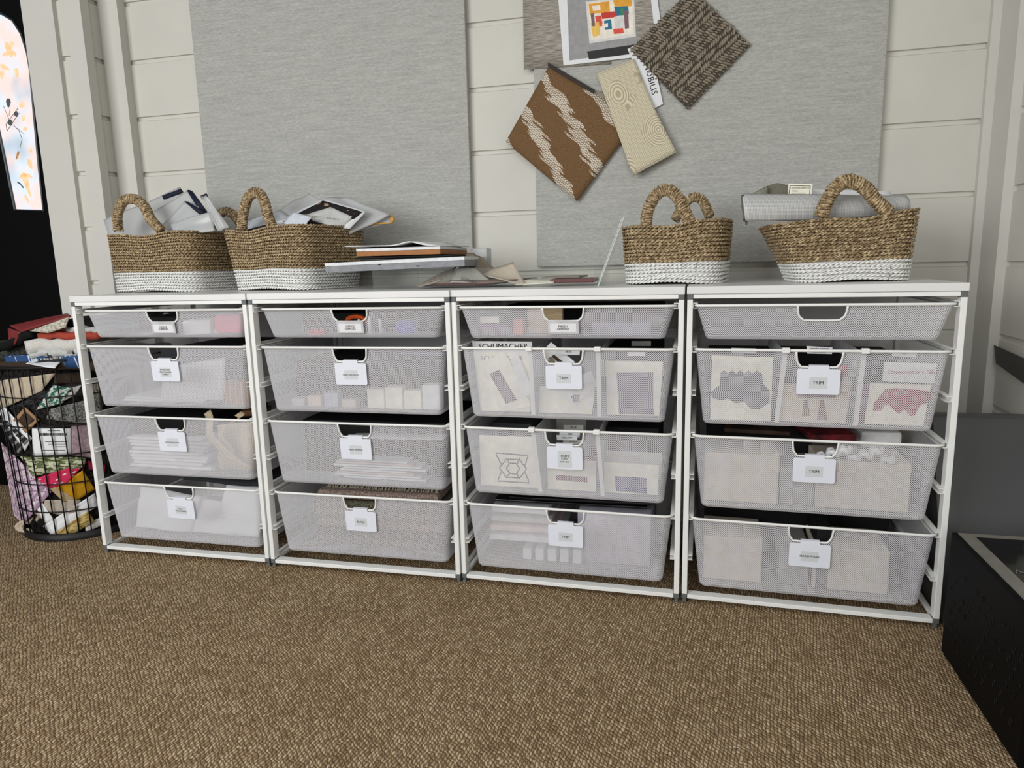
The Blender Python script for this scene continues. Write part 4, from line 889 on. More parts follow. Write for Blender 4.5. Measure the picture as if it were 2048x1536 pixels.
o = binp('frame_centre', None, [(50, 823), (69, 840), (52, 858), (36, 840)], C('dark_sepia', (52, 40, 30), var=.5), .0025, .0003, .0006, 6, 6); tag(o, 'dark picture centre lying on the brown square sample', 'picture')
binp('print_sheet', 'curved black and white photo print at the left of the wire bin', [(-12, 812), (10, 815), (64, 876), (50, 902)], M_PAPER, .005, cat='print'); binp('print_sheet', 'black and grey striped photo print below the white curved one', [(-8, 836), (14, 842), (58, 880), (36, 908)], pat('bw_photo', (30, 30, 34), (130, 134, 138), 5, .35, 'stripe', uvs=(1, 1)), .0042, cat='print')
T = thing('barcode_sheet', 'white printed sheet with a barcode inside the wire bin', 'sheet', tuple(onCyl(100, 910, BX, BY, BR-.006, BK)), 0, GB)
binp('paper', None, [(64, 856), (142, 857), (143, 908), (66, 912)], M_PAPER, .0058, .0004, .001, parent=T)
rr_ = random.Random(5); x = 80
while x < 133:
    wbar = rr_.choice((.7, 1.2, 1.8)); binp('barcode_bar', None, [(x, 866), (x+wbar, 866.1), (x+wbar, 871.1), (x, 871)], M_INK, .0044, 0, .0004, 1, 1, T); x += wbar+rr_.choice((.8, 1.3))
for y_, a, b in ((861, 95, 120), (883, 90, 134), (886, 96, 134), (889, 96, 134), (893, 110, 134), (900, 84, 130)): binp('printed_line', None, [(a, y_), (b, y_), (b, y_+.9), (a, y_+.9)], M_INK, .0044, 0, .0004, 4, 1, T)
binp('fabric_piece', 'mauve moire fabric right of the barcode sheet', [(143, 850), (186, 850), (188, 916), (144, 910)], fabric('mauve_moire', (176, 154, 158), (140, 120, 128), 60), .007)
binp('fabric_piece', 'pale pink lattice print along the left side of the wire bin', [(2, 884), (102, 985), (46, 1048), (28, 1030)], pat('pink_lattice', (214, 196, 208), (150, 116, 144), 4.2, .5, 'lattice'), .0055, nu=20, nv=14)
binp('fabric_piece', 'plain mauve border of the pink lattice print', [(88, 966), (103, 984), (50, 1046), (46, 1020)], fabric('mauve_border', (172, 146, 170)), .0046)
binp('fabric_piece', 'bunched green patterned fabric in the middle of the wire bin', [(42, 912), (172, 916), (168, 934), (66, 952)], pat('green_botanical', (196, 198, 170), (84, 96, 54), 6, .5), .007, .004, .006, 20, 8)
binp('fabric_piece', 'bright pink fabric with white spots in the wire bin', [(68, 958), (174, 924), (132, 968), (96, 978)], pat('pink_white_spots', (206, 44, 88), (232, 214, 206), 5, .28, 'spots'), .0058)
binp('fabric_piece', 'red pink fabric corner beside the unit leg in the wire bin', [(176, 922), (212, 930), (210, 944), (178, 938)], fabric('crimson_cloth', (160, 36, 66)), .008)
binp('fabric_piece', 'mustard yellow fabric in the wire bin', [(112, 976), (166, 940), (190, 978), (156, 1000)], fabric('mustard_cloth', (204, 150, 28)), .0065)
binp('fabric_piece', 'tan fabric under the mustard one in the wire bin', [(98, 976), (112, 974), (156, 1000), (128, 1004)], fabric('tan_cloth', (186, 164, 128)), .007)
binp('fabric_piece', 'beige fabric low in the wire bin', [(90, 1000), (162, 1000), (150, 1036), (84, 1022)], fabric('beige_cloth', (194, 182, 168)), .0075)
binp('fabric_piece', 'white printed paper slanting low in the wire bin', [(86, 1052), (190, 986), (196, 1012), (104, 1070)], M_PAPER, .0062); binp('fabric_piece', 'small white strip over the beige fabric low in the wire bin', [(66, 1004), (84, 1004), (108, 1040), (92, 1048)], M_PAPER, .0052)
binp('fabric_piece', 'gold brocade roll at the bottom of the wire bin', [(94, 1078), (176, 1022), (190, 1042), (118, 1084)], pat('gold_brocade', (196, 176, 116), (154, 126, 68), 5, .5), .006, .003, .006)
binp('fabric_piece', 'white fabric at the bottom right of the wire bin', [(170, 1050), (210, 1030), (212, 1046), (172, 1066)], fabric('white_cotton', (222, 220, 214)), .008)
P = smooth_path([onCyl(62+26*math.sin(t*1.1)*(1 if t < 5 else .7), 1018+8*t, BX, BY, BR-.014, BK) for t in np.arange(0, 7.5, 1.5)], 8)
rp = MB(); S_ = np.arange(len(P))
for ph in (0, PI): rp.tube([p+CR*.006*math.cos(s*.9+ph)+CU*.006*math.sin(s*.9+ph) for s, p in zip(S_, P)], .0062, 6)
tag(rp.build('rope', fabric('cream_rope', (206, 190, 168)), smooth=True), 'thick cream rope at the bottom left of the wire bin', 'rope', GB)
# the heap above the rim
def heap(label, x0, x1, yt, yb, Y, dep, mat, cat='fabric', name='folded_fabric', sl=0.0, r=.006, warp=.003, seed=1, depY=None):
    a = onY(x0, yb, Y); b = onY(x1, yt, Y); h = b[2]-a[2]; zc = (a[2]+b[2])/2
    V, F, UV = sheetVF([(a[0], Y+dep, zc-sl/2), (b[0], Y+dep, zc+sl/2), (b[0], Y, zc+sl/2), (a[0], Y, zc-sl/2)], 26, 14, th=h*.85, wr=warp*.8, seed=seed, wf=(5.1, 3.4), fn=lambda u, v: np.array([0, .006*math.sin(9*u+seed), -.004*max(0, v-.8)*5]))
    return tag(mk(name, V, F, mat, None, UV, True), label, cat, 'folded fabrics heaped on the wire bin')
heap('dark brown folded cloth lying lowest on the wire bin rim', -40, 205, 722, 736, .05, .30, fabric('dark_brown_cloth', (66, 54, 46)), sl=.004)
heap('black folded cloth over the dark brown one on the bin', 40, 210, 708, 724, .08, .28, fabric('black_cloth', (24, 23, 25)), seed=2)
heap('blue and white patterned folded piece at the left of the heap', 12, 160, 708, 734, .055, .14, pat('blue_white_print', (38, 74, 124), (196, 208, 220), 14, .36, 'spots', uvs=(3, 1.2)), sl=.006, seed=3)
heap('grey green cloth at the far left of the heap', -60, 50, 684, 722, .09, .26, fabric('grey_green_cloth', (76, 80, 74), (40, 42, 38), 200), sl=.012, seed=4)
sheet('paper_sheet', [onY(66, 718, .075), onY(128, 716, .07), onY(110, 737, .025), onY(52, 728, .03)], M_PAPER, 'loose white sheet hanging over the bin rim', 'paper', th=.001, wr=.001)
for k in range(4): heap('grey striped fabric edge in the small stack on the bin, under the white block', 72+2*k, 150-k, 716-5*k, 721-5*k, .048+.003*k, .16, pat('mono_stripe', (190, 190, 190), (36, 36, 40), 30, .5) if k % 2 else fabric('charcoal_cloth', (50, 50, 54)), sl=.016, r=.002, warp=.001, seed=5+k)
heap('thick white folded fabric block in the heap on the bin', 56, 152, 676, 706, .052, .18, fabric('white_cotton', (222, 220, 214)), sl=.002, seed=11)
heap('white fabric layer below the thick white block', 60, 152, 697, 712, .050, .17, fabric('off_white_cotton', (206, 208, 206)), sl=.006, seed=12)
heap('coral red folded fabric in the heap', 74, 196, 662, 677, .06, .22, fabric('coral_red_cloth', (176, 76, 60)), sl=.004, seed=13)
heap('off-white folded fabric behind the unit leg in the heap', 128, 196, 653, 664, .07, .2, fabric('off_white_cotton', (206, 208, 206)), seed=14)
heap('black folded fabric high in the heap behind the unit leg', 130, 205, 636, 655, .09, .22, fabric('black_cloth', (24, 23, 25)), seed=15)
heap('dark rolled cloth slanting at the left of the heap', -10, 62, 672, 690, .055, .12, fabric('black_cloth', (24, 23, 25)), sl=.05, r=.009, seed=16)
lt = thing('leather_hide', 'dark red leather piece with a pale speckled underside topping the heap', 'leather', tuple(onY(90, 662, .05)))
V, F, UV = sheetVF([onY(20, 652, .10), onY(135, 628, .16), onY(142, 632, .05), onY(42, 664, .045)], 14, 8, th=.005, bulge=(0, 0, .006)); mk('red_side', V, F, plain('dark_red_leather', (118, 42, 42), .5, .35, .1, 60), lt, UV, True)
V, F, UV = sheetVF([onY(60, 662, .052), onY(139, 633, .052), onY(131, 655, .046), onY(96, 666, .046)], 10, 8, th=.004, bulge=(0, -.006, 0)); mk('pale_underside', V, F, fabric('speckled_cream', (206, 202, 190), (150, 144, 130), 160), lt, UV, True)
V, F, UV = sheetVF([onY(17, 656, .08), onY(42, 664, .05), onY(30, 690, .06), onY(19, 688, .08)], 6, 6, th=.004); mk('hanging_flap', V, F, plain('dark_red_leather', (118, 42, 42), .5, .35, .1, 60), lt, UV, True)
# ================================================================== BASKETS
def basket(label, cfr, w, d, h, th, flare, npitch, hnd, white=7, sag=.006, dipx=None, h2=None, left_out=0.0, seed=0):
    "cfr = front-right bottom corner; w along the front to the left, d to the back; th = turn"
    fr = Frame((cfr[0], cfr[1], ZS), th)
    T = thing('seagrass_basket', label, 'basket', tuple(fr.wo([(-w/2, d/2, 0)])[0]), th, 'seagrass baskets on the shelf boards')
    rr = random.Random(seed); N = npitch
    def outline(f):   # f 0..1 up
        fl = flare*f; x0, x1, y0, y1 = -w-fl-left_out*f**1.15, fl, -fl*.6, d+fl*.6
        r = .055-.01*f; P = rrect(x0, x1, y0, y1, r, 10)
        P = np.array(P+[P[0]]); L = np.r_[0, np.cumsum(np.linalg.norm(np.diff(P, axis=0), axis=1))]
        n = 240; s = np.linspace(0, L[-1], n+1)[:-1]
        return np.stack([np.interp(s, L, P[:, 0]), np.interp(s, L, P[:, 1])], 1), L[-1]
    def height(xy, f):
        xn = (xy[:, 0]+w/2)/(w/2); yn = (xy[:, 1]-d/2)/(d/2)
        dip = np.exp(-((xn-(hnd[0]+hnd[1]))/ .42)**2)*(np.abs(yn) > .75)
        side = (h2 or 0)*xn
        return f*(h+side-.010*dip)+sag*np.exp(-(xn/.5)**2)*(1-f)*(yn < 0)*.9
    bodies = {0: MB(), 1: MB()}
    wall = []
    for i in range(N):
        f = (i+.5)/N; P2, L = outline(f); z = height(P2, f)+.0*f
        jit = .0008*np.sin(np.linspace(0, 2*PI*rr.choice((2, 3)), len(P2), endpoint=False)+rr.uniform(0, 6))
        P = np.c_[P2, z+jit]; nn = len(P); m = 1 if i < white else 0
        pitch = .020 if m == 0 else .021; turns = max(8, round(L/pitch)); K = turns*6
        idx = np.linspace(0, nn, K+1)[:-1]; Pc = np.vstack([P, P[:1]]); Q = np.stack([np.interp(idx, np.arange(nn+1), Pc[:, c]) for c in range(3)], 1)
        Tn = np.roll(Q, -1, 0)-np.roll(Q, 1, 0); Tn /= np.linalg.norm(Tn, axis=1)[:, None]; O = np.stack([Tn[:, 1], -Tn[:, 0], 0*Tn[:, 0]], 1); Z = np.array([0, 0, 1.])
        ph0 = rr.uniform(0, 6); rs = h/N*.52
        for s_ in (0, PI):
            ph = np.arange(K)*2*PI/6*1.0+s_+ph0
            Cc = Q+rs*.50*(np.cos(ph)[:, None]*O+np.sin(ph)[:, None]*Z)
            bodies[m].tube(fr.wo(Cc), rs*.47*(1+.16*np.sin(np.arange(K)*1.7+ph0)), 5, True)
        wall.append((P-np.c_[O[np.linspace(0, K-1, nn).astype(int)][:, :2], np.zeros(nn)]*.0045, m))
    # woven inner wall + floor
    n = len(wall[0][0])
    for i in range(N-1):
        A, B = wall[i][0], wall[i+1][0]; m = wall[i][1]
        bodies[m].add(fr.wo(np.vstack([A, B])), [(k, (k+1) % n, n+(k+1) % n, n+k) for k in range(n)])
    A = wall[0][0]; bodies[1].add(fr.wo(A), [tuple(range(n))[::-1]])
    bodies[0].build('woven_body', M_GRASS, T, True); bodies[1].build('painted_base', M_GRASSW, T, True)
    return T, fr
def handle(T, P, R=.0138, turnw=.0056):
    P = smooth_path(P, 10); L = np.r_[0, np.cumsum(np.linalg.norm(np.diff(P, axis=0), axis=1))]; tot = L[-1]
    K = int(tot/turnw*12); s = np.linspace(0, tot, K); Q = np.stack([np.interp(s, L, P[:, c]) for c in range(3)], 1)
    Tn = np.gradient(Q, axis=0); Tn /= np.linalg.norm(Tn, axis=1)[:, None]; a = np.cross(Tn[0], [0, 1., 0]); A = []
    for t in Tn: a = a-t*(a@t); a /= np.linalg.norm(a); A.append(a)
    A = np.array(A); B = np.cross(Tn, A); mb = MB(); mb.tube(Q[::6], R*.80, 8)
    r = random.Random(int(tot*1e5))
    for k, off in enumerate((0, PI)):
        ph = np.arange(K)*2*PI/24+off; rad = R*.86*(1+.05*np.sin(np.arange(K)*.21+k)); jit = .0012*np.sin(np.arange(K)*.37+k*2)
        mb.tube(Q+rad[:, None]*(np.cos(ph)[:, None]*A+np.sin(ph)[:, None]*B)+Tn*jit[:, None], turnw*.50*(1+.25*np.sin(np.arange(K)*.53+k)), 5)
    return mb.build('handle', M_GRASS, T, True)
# 1 far left
B1, f1 = basket('seagrass basket with white base holding clear zip pouches, leftmost', (.088, .160), .345, .225, .178, math.radians(-9), .005, 21, (0, 0), seed=1)
handle(B1, [onY(x, y, Y) for x, y, Y in ((237, 462, .205), (235, 430, .207), (246, 403, .207), (268, 398, .203), (288, 412, .195), (303, 440, .185), (322, 460, .176))])
handle(B1, [onY(x, y, Y) for x, y, Y in ((418, 462, .40), (428, 438, .41), (446, 424, .42), (462, 426, .42), (476, 440, .41), (486, 462, .40))])
# 2
B2, f2 = basket('seagrass basket with white base holding papers and a printed page, second from left', (.462, .135), .318, .235, .180, math.radians(-19), .022, 21, (0, -.25), seed=2)
handle(B2, [onY(x, y, Y) for x, y, Y in ((484, 460, .215), (486, 430, .215), (496, 396, .21), (511, 385, .20), (526, 396, .195), (536, 430, .19), (546, 458, .185))])
handle(B2, [onY(x, y, Y) for x, y, Y in ((668, 460, .41), (672, 446, .42), (690, 440, .42), (706, 448, .415), (712, 462, .40))], .011)
# 3
B3, f3 = basket('short empty seagrass basket with two upright handles, third from left', (1.556, .135), .232, .235, .150, math.radians(-9), .008, 17, (0, 0), white=6, h2=.006, seed=3)
handle(B3, [onY(x, y, Y) for x, y, Y in ((1292, 452, .165), (1296, 420, .165), (1312, 390, .162), (1334, 379, .158), (1353, 392, .152), (1367, 418, .146), (1380, 446, .140))])
handle(B3, [onY(x, y, Y) for x, y, Y in ((1350, 440, .38), (1362, 418, .39), (1376, 400, .39), (1392, 394, .385), (1406, 402, .38), (1414, 420, .37), (1420, 434, .36))], .012)
# 4
B4, f4 = basket('wide seagrass basket with white base bulging left, rightmost, holding a net pouch', (1.975, .13), .241, .215, .150, math.radians(4), .008, 19, (0, .05), white=6, left_out=.058, h2=.010, seed=4)
handle(B4, [onY(x, y, Y) for x, y, Y in ((1642, 434, .12), (1654, 402, .12), (1672, 374, .12), (1700, 362, .12), (1730, 376, .122), (1752, 402, .125), (1778, 426, .128))], .0152)
handle(B4, [onY(x, y, Y) for x, y, Y in ((1660, 440, .36), (1690, 416, .365), (1720, 412, .365), (1750, 424, .36), (1762, 440, .36))], .011)

# ---- what the baskets hold
M_NAVYZ = C('navy_zip_tape', (26, 32, 50))
def pouch(label, c4, zipq, seed=1, **k):
    T = thing('zip_pouch', label, 'pouch', tuple(min(c4, key=lambda p: p[2])), 0, 'clear zip pouches in the leftmost basket')
    V, F, UV = sheetVF(c4, 14, 12, wr=.002, th=.005, seed=seed, **k); mk('vinyl', V, F, M_POUCH, T, UV, True)
    if zipq: V, F, UV = sheetVF(zipq, 8, 2, th=.006, wr=.0006); mk('zip', V, F, M_NAVYZ, T, UV, True)
pouch('frosted pouch at the back with a short navy zip along its upper edge', [onY(208, 440, .30), onY(362, 376, .36), onY(380, 470, .30), onY(230, 500, .25)], [onY(325, 392, .335), onY(362, 378, .345), onY(366, 384, .343), onY(328, 399, .333)])
pouch('frosted pouch in front with a navy zip down its right edge', [onY(300, 430, .255), onY(376, 382, .28), onY(412, 432, .25), onY(330, 490, .22)], [onY(374, 380, .278), onY(384, 382, .278), onY(414, 424, .25), onY(404, 428, .25)], 2)
pouch('lowest frosted pouch with a curved navy zip in the leftmost basket', [onY(320, 455, .23), onY(370, 404, .25), onY(412, 430, .235), onY(400, 480, .21)], [onY(368, 402, .248), onY(380, 406, .248), onY(412, 426, .234), onY(404, 432, .234)], 3)
pouch('narrow frosted pouch leaning from the leftmost basket onto the next one', [onY(404, 394, .225), onY(414, 392, .225), onY(458, 455, .215), onY(436, 462, .205)], [onY(402, 392, .226), onY(412, 387, .226), onY(415, 393, .226), onY(406, 400, .226)], 4)
pouch('plain folded pouch low between the navy zips and the second basket', [onY(340, 448, .21), onY(420, 424, .215), onY(430, 462, .20), onY(350, 470, .19)], None, 5)
GP = 'papers in the second basket'
sheet('zip_pouch', [onY(556, 420, .33), onY(618, 386, .36), onY(700, 440, .32), onY(600, 480, .28)], M_POUCH, 'pale frosted pouch rising behind the printed page', 'pouch', GP, wr=.003, th=.004, nu=12, nv=12)
sheet('zip_pouch', [onY(640, 398, .34), onY(688, 394, .36), onY(780, 430, .33), onY(700, 470, .28)], M_POUCH, 'wide frosted pouch with its end turned right behind the printed page', 'pouch', GP, wr=.003, th=.004, nu=12, nv=12)
pp = thing('printed_page', 'printed page with a dark photo border lying in the second basket', 'page', tuple(onY(620, 450, .24)), 0, GP)
V, F, UV = sheetVF([onY(552, 444, .25), onY(646, 397, .31), onY(732, 423, .30), onY(700, 458, .26)], 10, 8, th=.0012, wr=.001); mk('paper', V, F, M_PAPER, pp, UV, True)
sh = np.array([0, -.0014, .0012])
V, F, UV = sheetVF([onY(566, 444, .246)+sh, onY(646, 402, .303)+sh, onY(725, 425, .296)+sh, onY(690, 456, .265)+sh], 10, 8, th=.0008, wr=.001); mk('dark_photo', V, F, pat('dark_photo_print', (26, 24, 26), (176, 140, 106), 4, .6), pp, UV, True)
V, F, UV = sheetVF([onY(600, 436, .262)+2.4*sh, onY(662, 416, .285)+2.4*sh, onY(706, 436, .28)+2.4*sh, onY(684, 460, .262)+2.4*sh], 8, 6, th=.0008, wr=.001); mk('pale_photo_area', V, F, C('pale_print', (190, 190, 188)), pp, UV, True)
sheet('folded_paper', [onY(566, 446, .215), onY(588, 425, .235), onY(624, 434, .225), onY(600, 462, .19)], C('bluish_paper', (206, 210, 220)), 'small bluish white folded paper in the second basket', 'paper', GP, th=.0015)
T = sheet('fringed_swatch', [onY(606, 436, .26), onY(678, 444, .27), onY(674, 470, .26), onY(598, 466, .25)], fabric('beige_swatch', (176, 160, 140)), 'fringed beige swatch at the front of the second basket', 'fabric swatch', GP, th=.003)
fg = MB()
for k in range(40): t = k/39; a = onY(606+72*t, 434+9*t, .258+.010*t); fg.tube([a, a+CU*.008+CR*rnd.uniform(-.002, .002)], .0006, 4)
mk('fringe', np.concatenate(fg.V), fg.F, fabric('pale_fringe_yarn', (176, 168, 150)), T)
sheet('magazine', [onY(486, 446, .30), onY(560, 420, .33), onY(600, 452, .26), onY(500, 470, .23)], C('pale_blue_grey', (186, 190, 196)), 'pale grey magazine seen through the second basket handle', 'magazine', GP, th=.004, wr=.001)
sheet('magazine', [onY(488, 462, .245), onY(548, 446, .26), onY(560, 470, .22), onY(500, 478, .215)], K_BLACK, 'dark magazine corner below the pale one inside the second basket handle', 'magazine', GP, th=.004)
sheet('fabric_roll', [onY(500, 440, .34), onY(556, 436, .36), onY(560, 450, .33), onY(490, 455, .32)], M_NAVYZ, 'navy edged strip at the back of the second basket', 'strip', GP, th=.002)
sheet('mesh_swatch', [onY(576, 416, .37), onY(600, 398, .38), onY(604, 404, .375), onY(580, 428, .36)], fabric('cream_net', (206, 200, 184)), 'cream netting scrap at the back of the second basket', 'fabric swatch', GP, th=.002)
yz = thing('yellow_pouch', 'clear pouch with a mustard yellow edge sticking out right of the second basket', 'pouch', tuple(onY(740, 452, .22)), 0, GP)
V, F, UV = sheetVF([onY(700, 446, .33), onY(784, 432, .35), onY(786, 444, .34), onY(712, 462, .31)], 8, 6, th=.004); mk('vinyl', V, F, M_POUCH, yz, UV, True)
M_MUST = C('mustard_piping', (206, 150, 52))
MB().tube(smooth_path([onY(x, y, Y) for x, y, Y in ((696, 456, .31), (730, 440, .325), (758, 430, .335), (780, 431, .34), (787, 438, .34), (780, 446, .33), (750, 448, .325), (716, 458, .31))], 6), .0022, 6).build('piping', M_MUST, yz, True)
MB().bbox(*(lambda p: (p-.006, p+.006))(onY(785, 439, .34)), .003).build('zip_pull', M_MUST, yz)
# net pouch and cards in the rightmost basket
npz = thing('net_pouch', 'grey net pouch lying across the rightmost basket', 'pouch', tuple(onY(1560, 440, .10)))
def net():
    k = NT('grey_net_vinyl'); k.set(.45, .35); uvn = k.n('ShaderNodeUVMap'); X, Y_, _ = k.sep(uvn.outputs[0])
    gx = k.math('LESS_THAN', k.math('FRACT', k.math('MULTIPLY', X, 110)), .38); gy = k.math('LESS_THAN', k.math('FRACT', k.math('MULTIPLY', Y_, 22)), .38)
    k.base(k.mix(k.math('MAXIMUM', gx, gy), (150, 152, 158), (204, 204, 200))); return k.m
V, F, UV = sheetVF([onY(1484, 391, .14), onY(1812, 396, .20), onY(1816, 424, .20), onY(1490, 440, .12)], 30, 10, th=.012, fn=lambda u, v: np.array([0, -.016*math.sin(PI*v), -.006*math.sin(PI*u)*v]), wr=.001); mk('net_body', V, F, net(), npz, UV, True)
V, F, UV = sheetVF([onY(1482, 391, .135), onY(1488, 391, .135), onY(1492, 438, .12), onY(1486, 442, .12)], 2, 6, th=.010); mk('end_seam', V, F, C('grey_binding', (92, 92, 88)), npz, UV, True)
SG = fabric('sage_cloth', (128, 126, 110))
sheet('fabric_loop', [onY(1531, 374, .235), onY(1610, 374, .245), onY(1612, 400, .24), onY(1528, 398, .23)], SG, 'sage fabric loop curling up behind the net pouch', 'fabric', 'sage fabric in the rightmost basket', nu=14, nv=6, th=.003, fn=lambda u, v: CU*(.009*math.sin(PI*min(1, u*1.6))*(1-v)))
sheet('fabric_fold', [onY(1500, 392, .22), onY(1536, 372, .225), onY(1534, 400, .215), onY(1498, 400, .215)], fabric('pale_sage_cloth', (152, 150, 136)), 'paler outer fold of the sage fabric, left of its loop', 'fabric', 'sage fabric in the rightmost basket', nu=10, nv=6, th=.004, bulge=(0, -.012, .004))
sheet('fabric_loop', [onY(1484, 410, .13), onY(1492, 404, .14), onY(1496, 440, .15), onY(1491, 451, .13)], fabric('sage_cloth', (128, 126, 110)), 'sage fabric tail hanging off the left end of the net pouch', 'fabric', 'sage fabric in the rightmost basket', wr=.002, th=.003)
T = card('name_card', 'small cream card with a black frame line standing behind the net pouch', 'card', [(1577, 367), (1625, 368), (1622, 398), (1575, 396)], .19, K_CARD)
for a, b in (((1580, 371), (1621, 372)), ((1580, 371), (1577, 395)), ((1621, 372), (1618, 396))):
    dx, dy = b[0]-a[0], b[1]-a[1]; L = math.hypot(dx, dy); nx, ny = -dy/L*.5, dx/L*.5
    mk('printed_line', [onY(*q_, .1888) for q_ in ((a[0]+nx, a[1]+ny), (b[0]+nx, b[1]+ny), (b[0]-nx, b[1]-ny), (a[0]-nx, a[1]-ny))], [(0, 1, 2, 3)], M_INK, T)
ptext(T, 'F. SCHUMACHER & CO.', 1600, 376, .0042, .1886); ptext(T, 'VIRGINIA', 1589, 382, .0034, .1886, C('red_ink', (120, 40, 40)))
for i in range(3): ptext(T, '- - - - - - - - - - -' if False else 'sample', 1596, 386+3.6*i, .0026, .1886) if False else mk('printed_line', [onY(*q_, .1888) for q_ in ((1583, 386+3*i), (1612-4*i, 386+3*i), (1612-4*i, 386.6+3*i), (1583, 386.6+3*i))], [(0, 1, 2, 3)], M_INK, T)
sheet('paper_slip', [onY(1626, 379, .23), onY(1782, 383, .26), onY(1784, 412, .26), onY(1626, 400, .23)], M_PAPER, 'long white slip behind the rightmost basket handle', 'paper', th=.0012)
mk_ = MB().quad([onY(*q_, .2285) for q_ in ((1646, 387), (1680, 388), (1680, 389.4), (1646, 388.4))]).build('pencil_line', M_INK); tag(mk_, 'short black line printed on the long white slip', 'mark')

# ================================================================== ACRYLIC TRAY, BOARDS, SWATCHES
def tray(label, x0, x1, y0, y1, z0, h, t=.004):
    T = thing('acrylic_tray', label, 'tray', (x0, y0, z0))
    MB().box((x0, y0, z0+.0005), (x1, y1, z0+t)).build('bottom', M_ACRYL, T)
    for a, b in (((x0, y0, z0+t), (x1, y0+t, z0+h)), ((x0, y1-t, z0+t), (x1, y1, z0+h)), ((x0, y0+t, z0+t), (x0+t, y1-t, z0+h)), ((x1-t, y0+t, z0+t), (x1, y1-t, z0+h))): MB().box(a, b).build('side', M_ACRYL, T)
    return T
TX0 = onY(748, 560, .12)[0]; TX1 = onY(1192, 560, .12)[0]
tray('low clear acrylic tray full of swatches in the middle of the shelf', TX0, TX1, .11, .44, ZS, .050)
E_ = plain('acrylic_edge_highlight', (206, 212, 210), .15, .7)
# boards lying across the tray's left end
zt_ = ZS+.0505
gb = thing('sample_board', 'long grey board with a worn white face lying across the acrylic tray', 'board', tuple(onY(790, 540, .10)), 0, 'boards stacked on the tray')
a0 = onY(652, 543, .06); a1 = onY(898, 531, .10); 
def slab(T, name, x0, x1, y0, y1, za, zb, mat, rz=0, dz=0):
    mb = MB().bbox((x0, y0, za), (x1, y1, zb), .001); V = mb.V[0]; c = V.mean(0)
    V = Frame((c[0], c[1], 0), rz).wo(V-[c[0], c[1], 0]); V[:, 2] += dz*(V[:, 0]-c[0]); mb.V = [V]
    return mb.build(name, mat, T)
xl = onY(652, 530, .12)[0]; xr = onY(893, 520, .12)[0]
slab(gb, 'board_core', xl, xr+.05, .115, .36, zt_+.001, zt_+.017, plain('grey_board_edge', (136, 138, 142), .6, .3, .08, 60), .0, .02)
slab(gb, 'white_face', xl-.001, xr+.05, .114, .361, zt_+.0172, zt_+.026, plain('scuffed_white_face', (220, 222, 224), .6, .3, .04, 90), .0, .02)
for px, py in ((759, 529), (835, 532)):
    p = onY(px, py, .1138); MB().box((p[0]-.004, .1135, p[2]-.0012), (p[0]+.004, .1165, p[2]+.0012)).build('slot', M_INK, gb)
z1 = zt_+.030
slab(None, 'thin_case', onY(713, 510, .13)[0], onY(880, 510, .13)[0]+.03, .13, .34, z1+.001, z1+.006, K_BLACK, .02); tag(bpy.data.objects['thin_case'], 'thin black case between the grey board and the tan board', 'case')
tb = thing('sample_board', 'tan edged board with a white face on top of the stack', 'board', (onY(800, 500, .12)[0], .2, z1+.007), 0, 'boards stacked on the tray')
xl2 = onY(712, 500, .12)[0]; xr2 = onY(880, 495, .12)[0]
slab(tb, 'tan_core', xl2, xr2, .12, .35, z1+.0075, z1+.0195, plain('tan_board', (158, 106, 62), .6, .3, .05, 60), -.12+.12); slab(tb, 'white_face', xl2, xr2, .12, .35, z1+.0198, z1+.0275, plain('scuffed_white_face', (220, 222, 224), .6, .3, .04, 90))
z2 = z1+.0285
bk = thing('booklet', 'white booklet with raised middle lying open on the tan board', 'booklet', (xl2, .2, z2))
def bf(u, v): return np.array([0, 0, .0005+.012*math.exp(-((u-.72)/.12)**2)*(1-.2*v)])
V, F, UV = sheetVF([(xl2-.022, .34, z2+.004), (xr2+.01, .34, z2+.001), (xr2-.01, .115, z2+.001), (xl2-.030, .115, z2+.006)], 24, 4, th=.0025, fn=bf); mk('cover', V, F, M_PAPER, bk, UV, True)
V, F, UV = sheetVF([(xl2+.01, .33, z2+.0005), (xr2-.01, .33, z2), (xr2-.02, .125, z2), (xl2, .125, z2+.001)], 10, 3, th=.0016); mk('inner_page', V, F, K_BLACK, bk, UV, True)
# small frosted holder behind
tag(MB().bbox(onY(944, 540, .30), onY(973, 496, .30)+np.array([0, .05, 0]), .002).build('acrylic_box', M_POUCH), 'small frosted box behind the swatches in the tray', 'box')
GS = 'swatches in the acrylic tray'
zf = ZS+.006
sheet('fabric_swatch', [onY(935, 504, .24), onY(960, 512, .25), onY(1010, 556, .21), onY(905, 560, .18)], fabric('grey_brown_linen', (150, 138, 122)), 'grey brown linen swatch standing up in the tray', 'fabric swatch', GS, wr=.003, th=.002, nu=10, nv=10)
T = sheet('fabric_swatch', [onY(920, 530, .18), onY(950, 536, .19), onY(985, 566, .15), onY(900, 566, .14)], fabric('pale_grey_label_cloth', (186, 184, 174)), 'pale swatch with a dark printed word folded over in the tray', 'fabric swatch', GS, wr=.002, th=.002, nu=10, nv=8)
o1 = onY(938, 561, .126); d1 = o1-onY(956, 568, .126); text('lettering', 'LARSEN', .0125, o1, d1, np.cross([0, -1., 0], d1), M_INK, T)
sheet('fabric_swatch', [onY(958, 548, .22), onY(1026, 524, .22), onY(1054, 572, .14), onY(990, 556, .14)], fabric('cream_felt', (212, 198, 178)), 'cream felt swatch with a pointed top corner in the tray', 'fabric swatch', GS, wr=.001, th=.003, nu=12, nv=8, bulge=(0, 0, -.006))
sheet('fabric_swatch', [onY(870, 552, .18), onY(912, 534, .20), onY(905, 548, .15), onY(832, 574, .13)], fabric('taupe_suede', (150, 134, 122)), 'taupe suede swatch sloping left in the tray', 'fabric swatch', GS, wr=.001, th=.003)
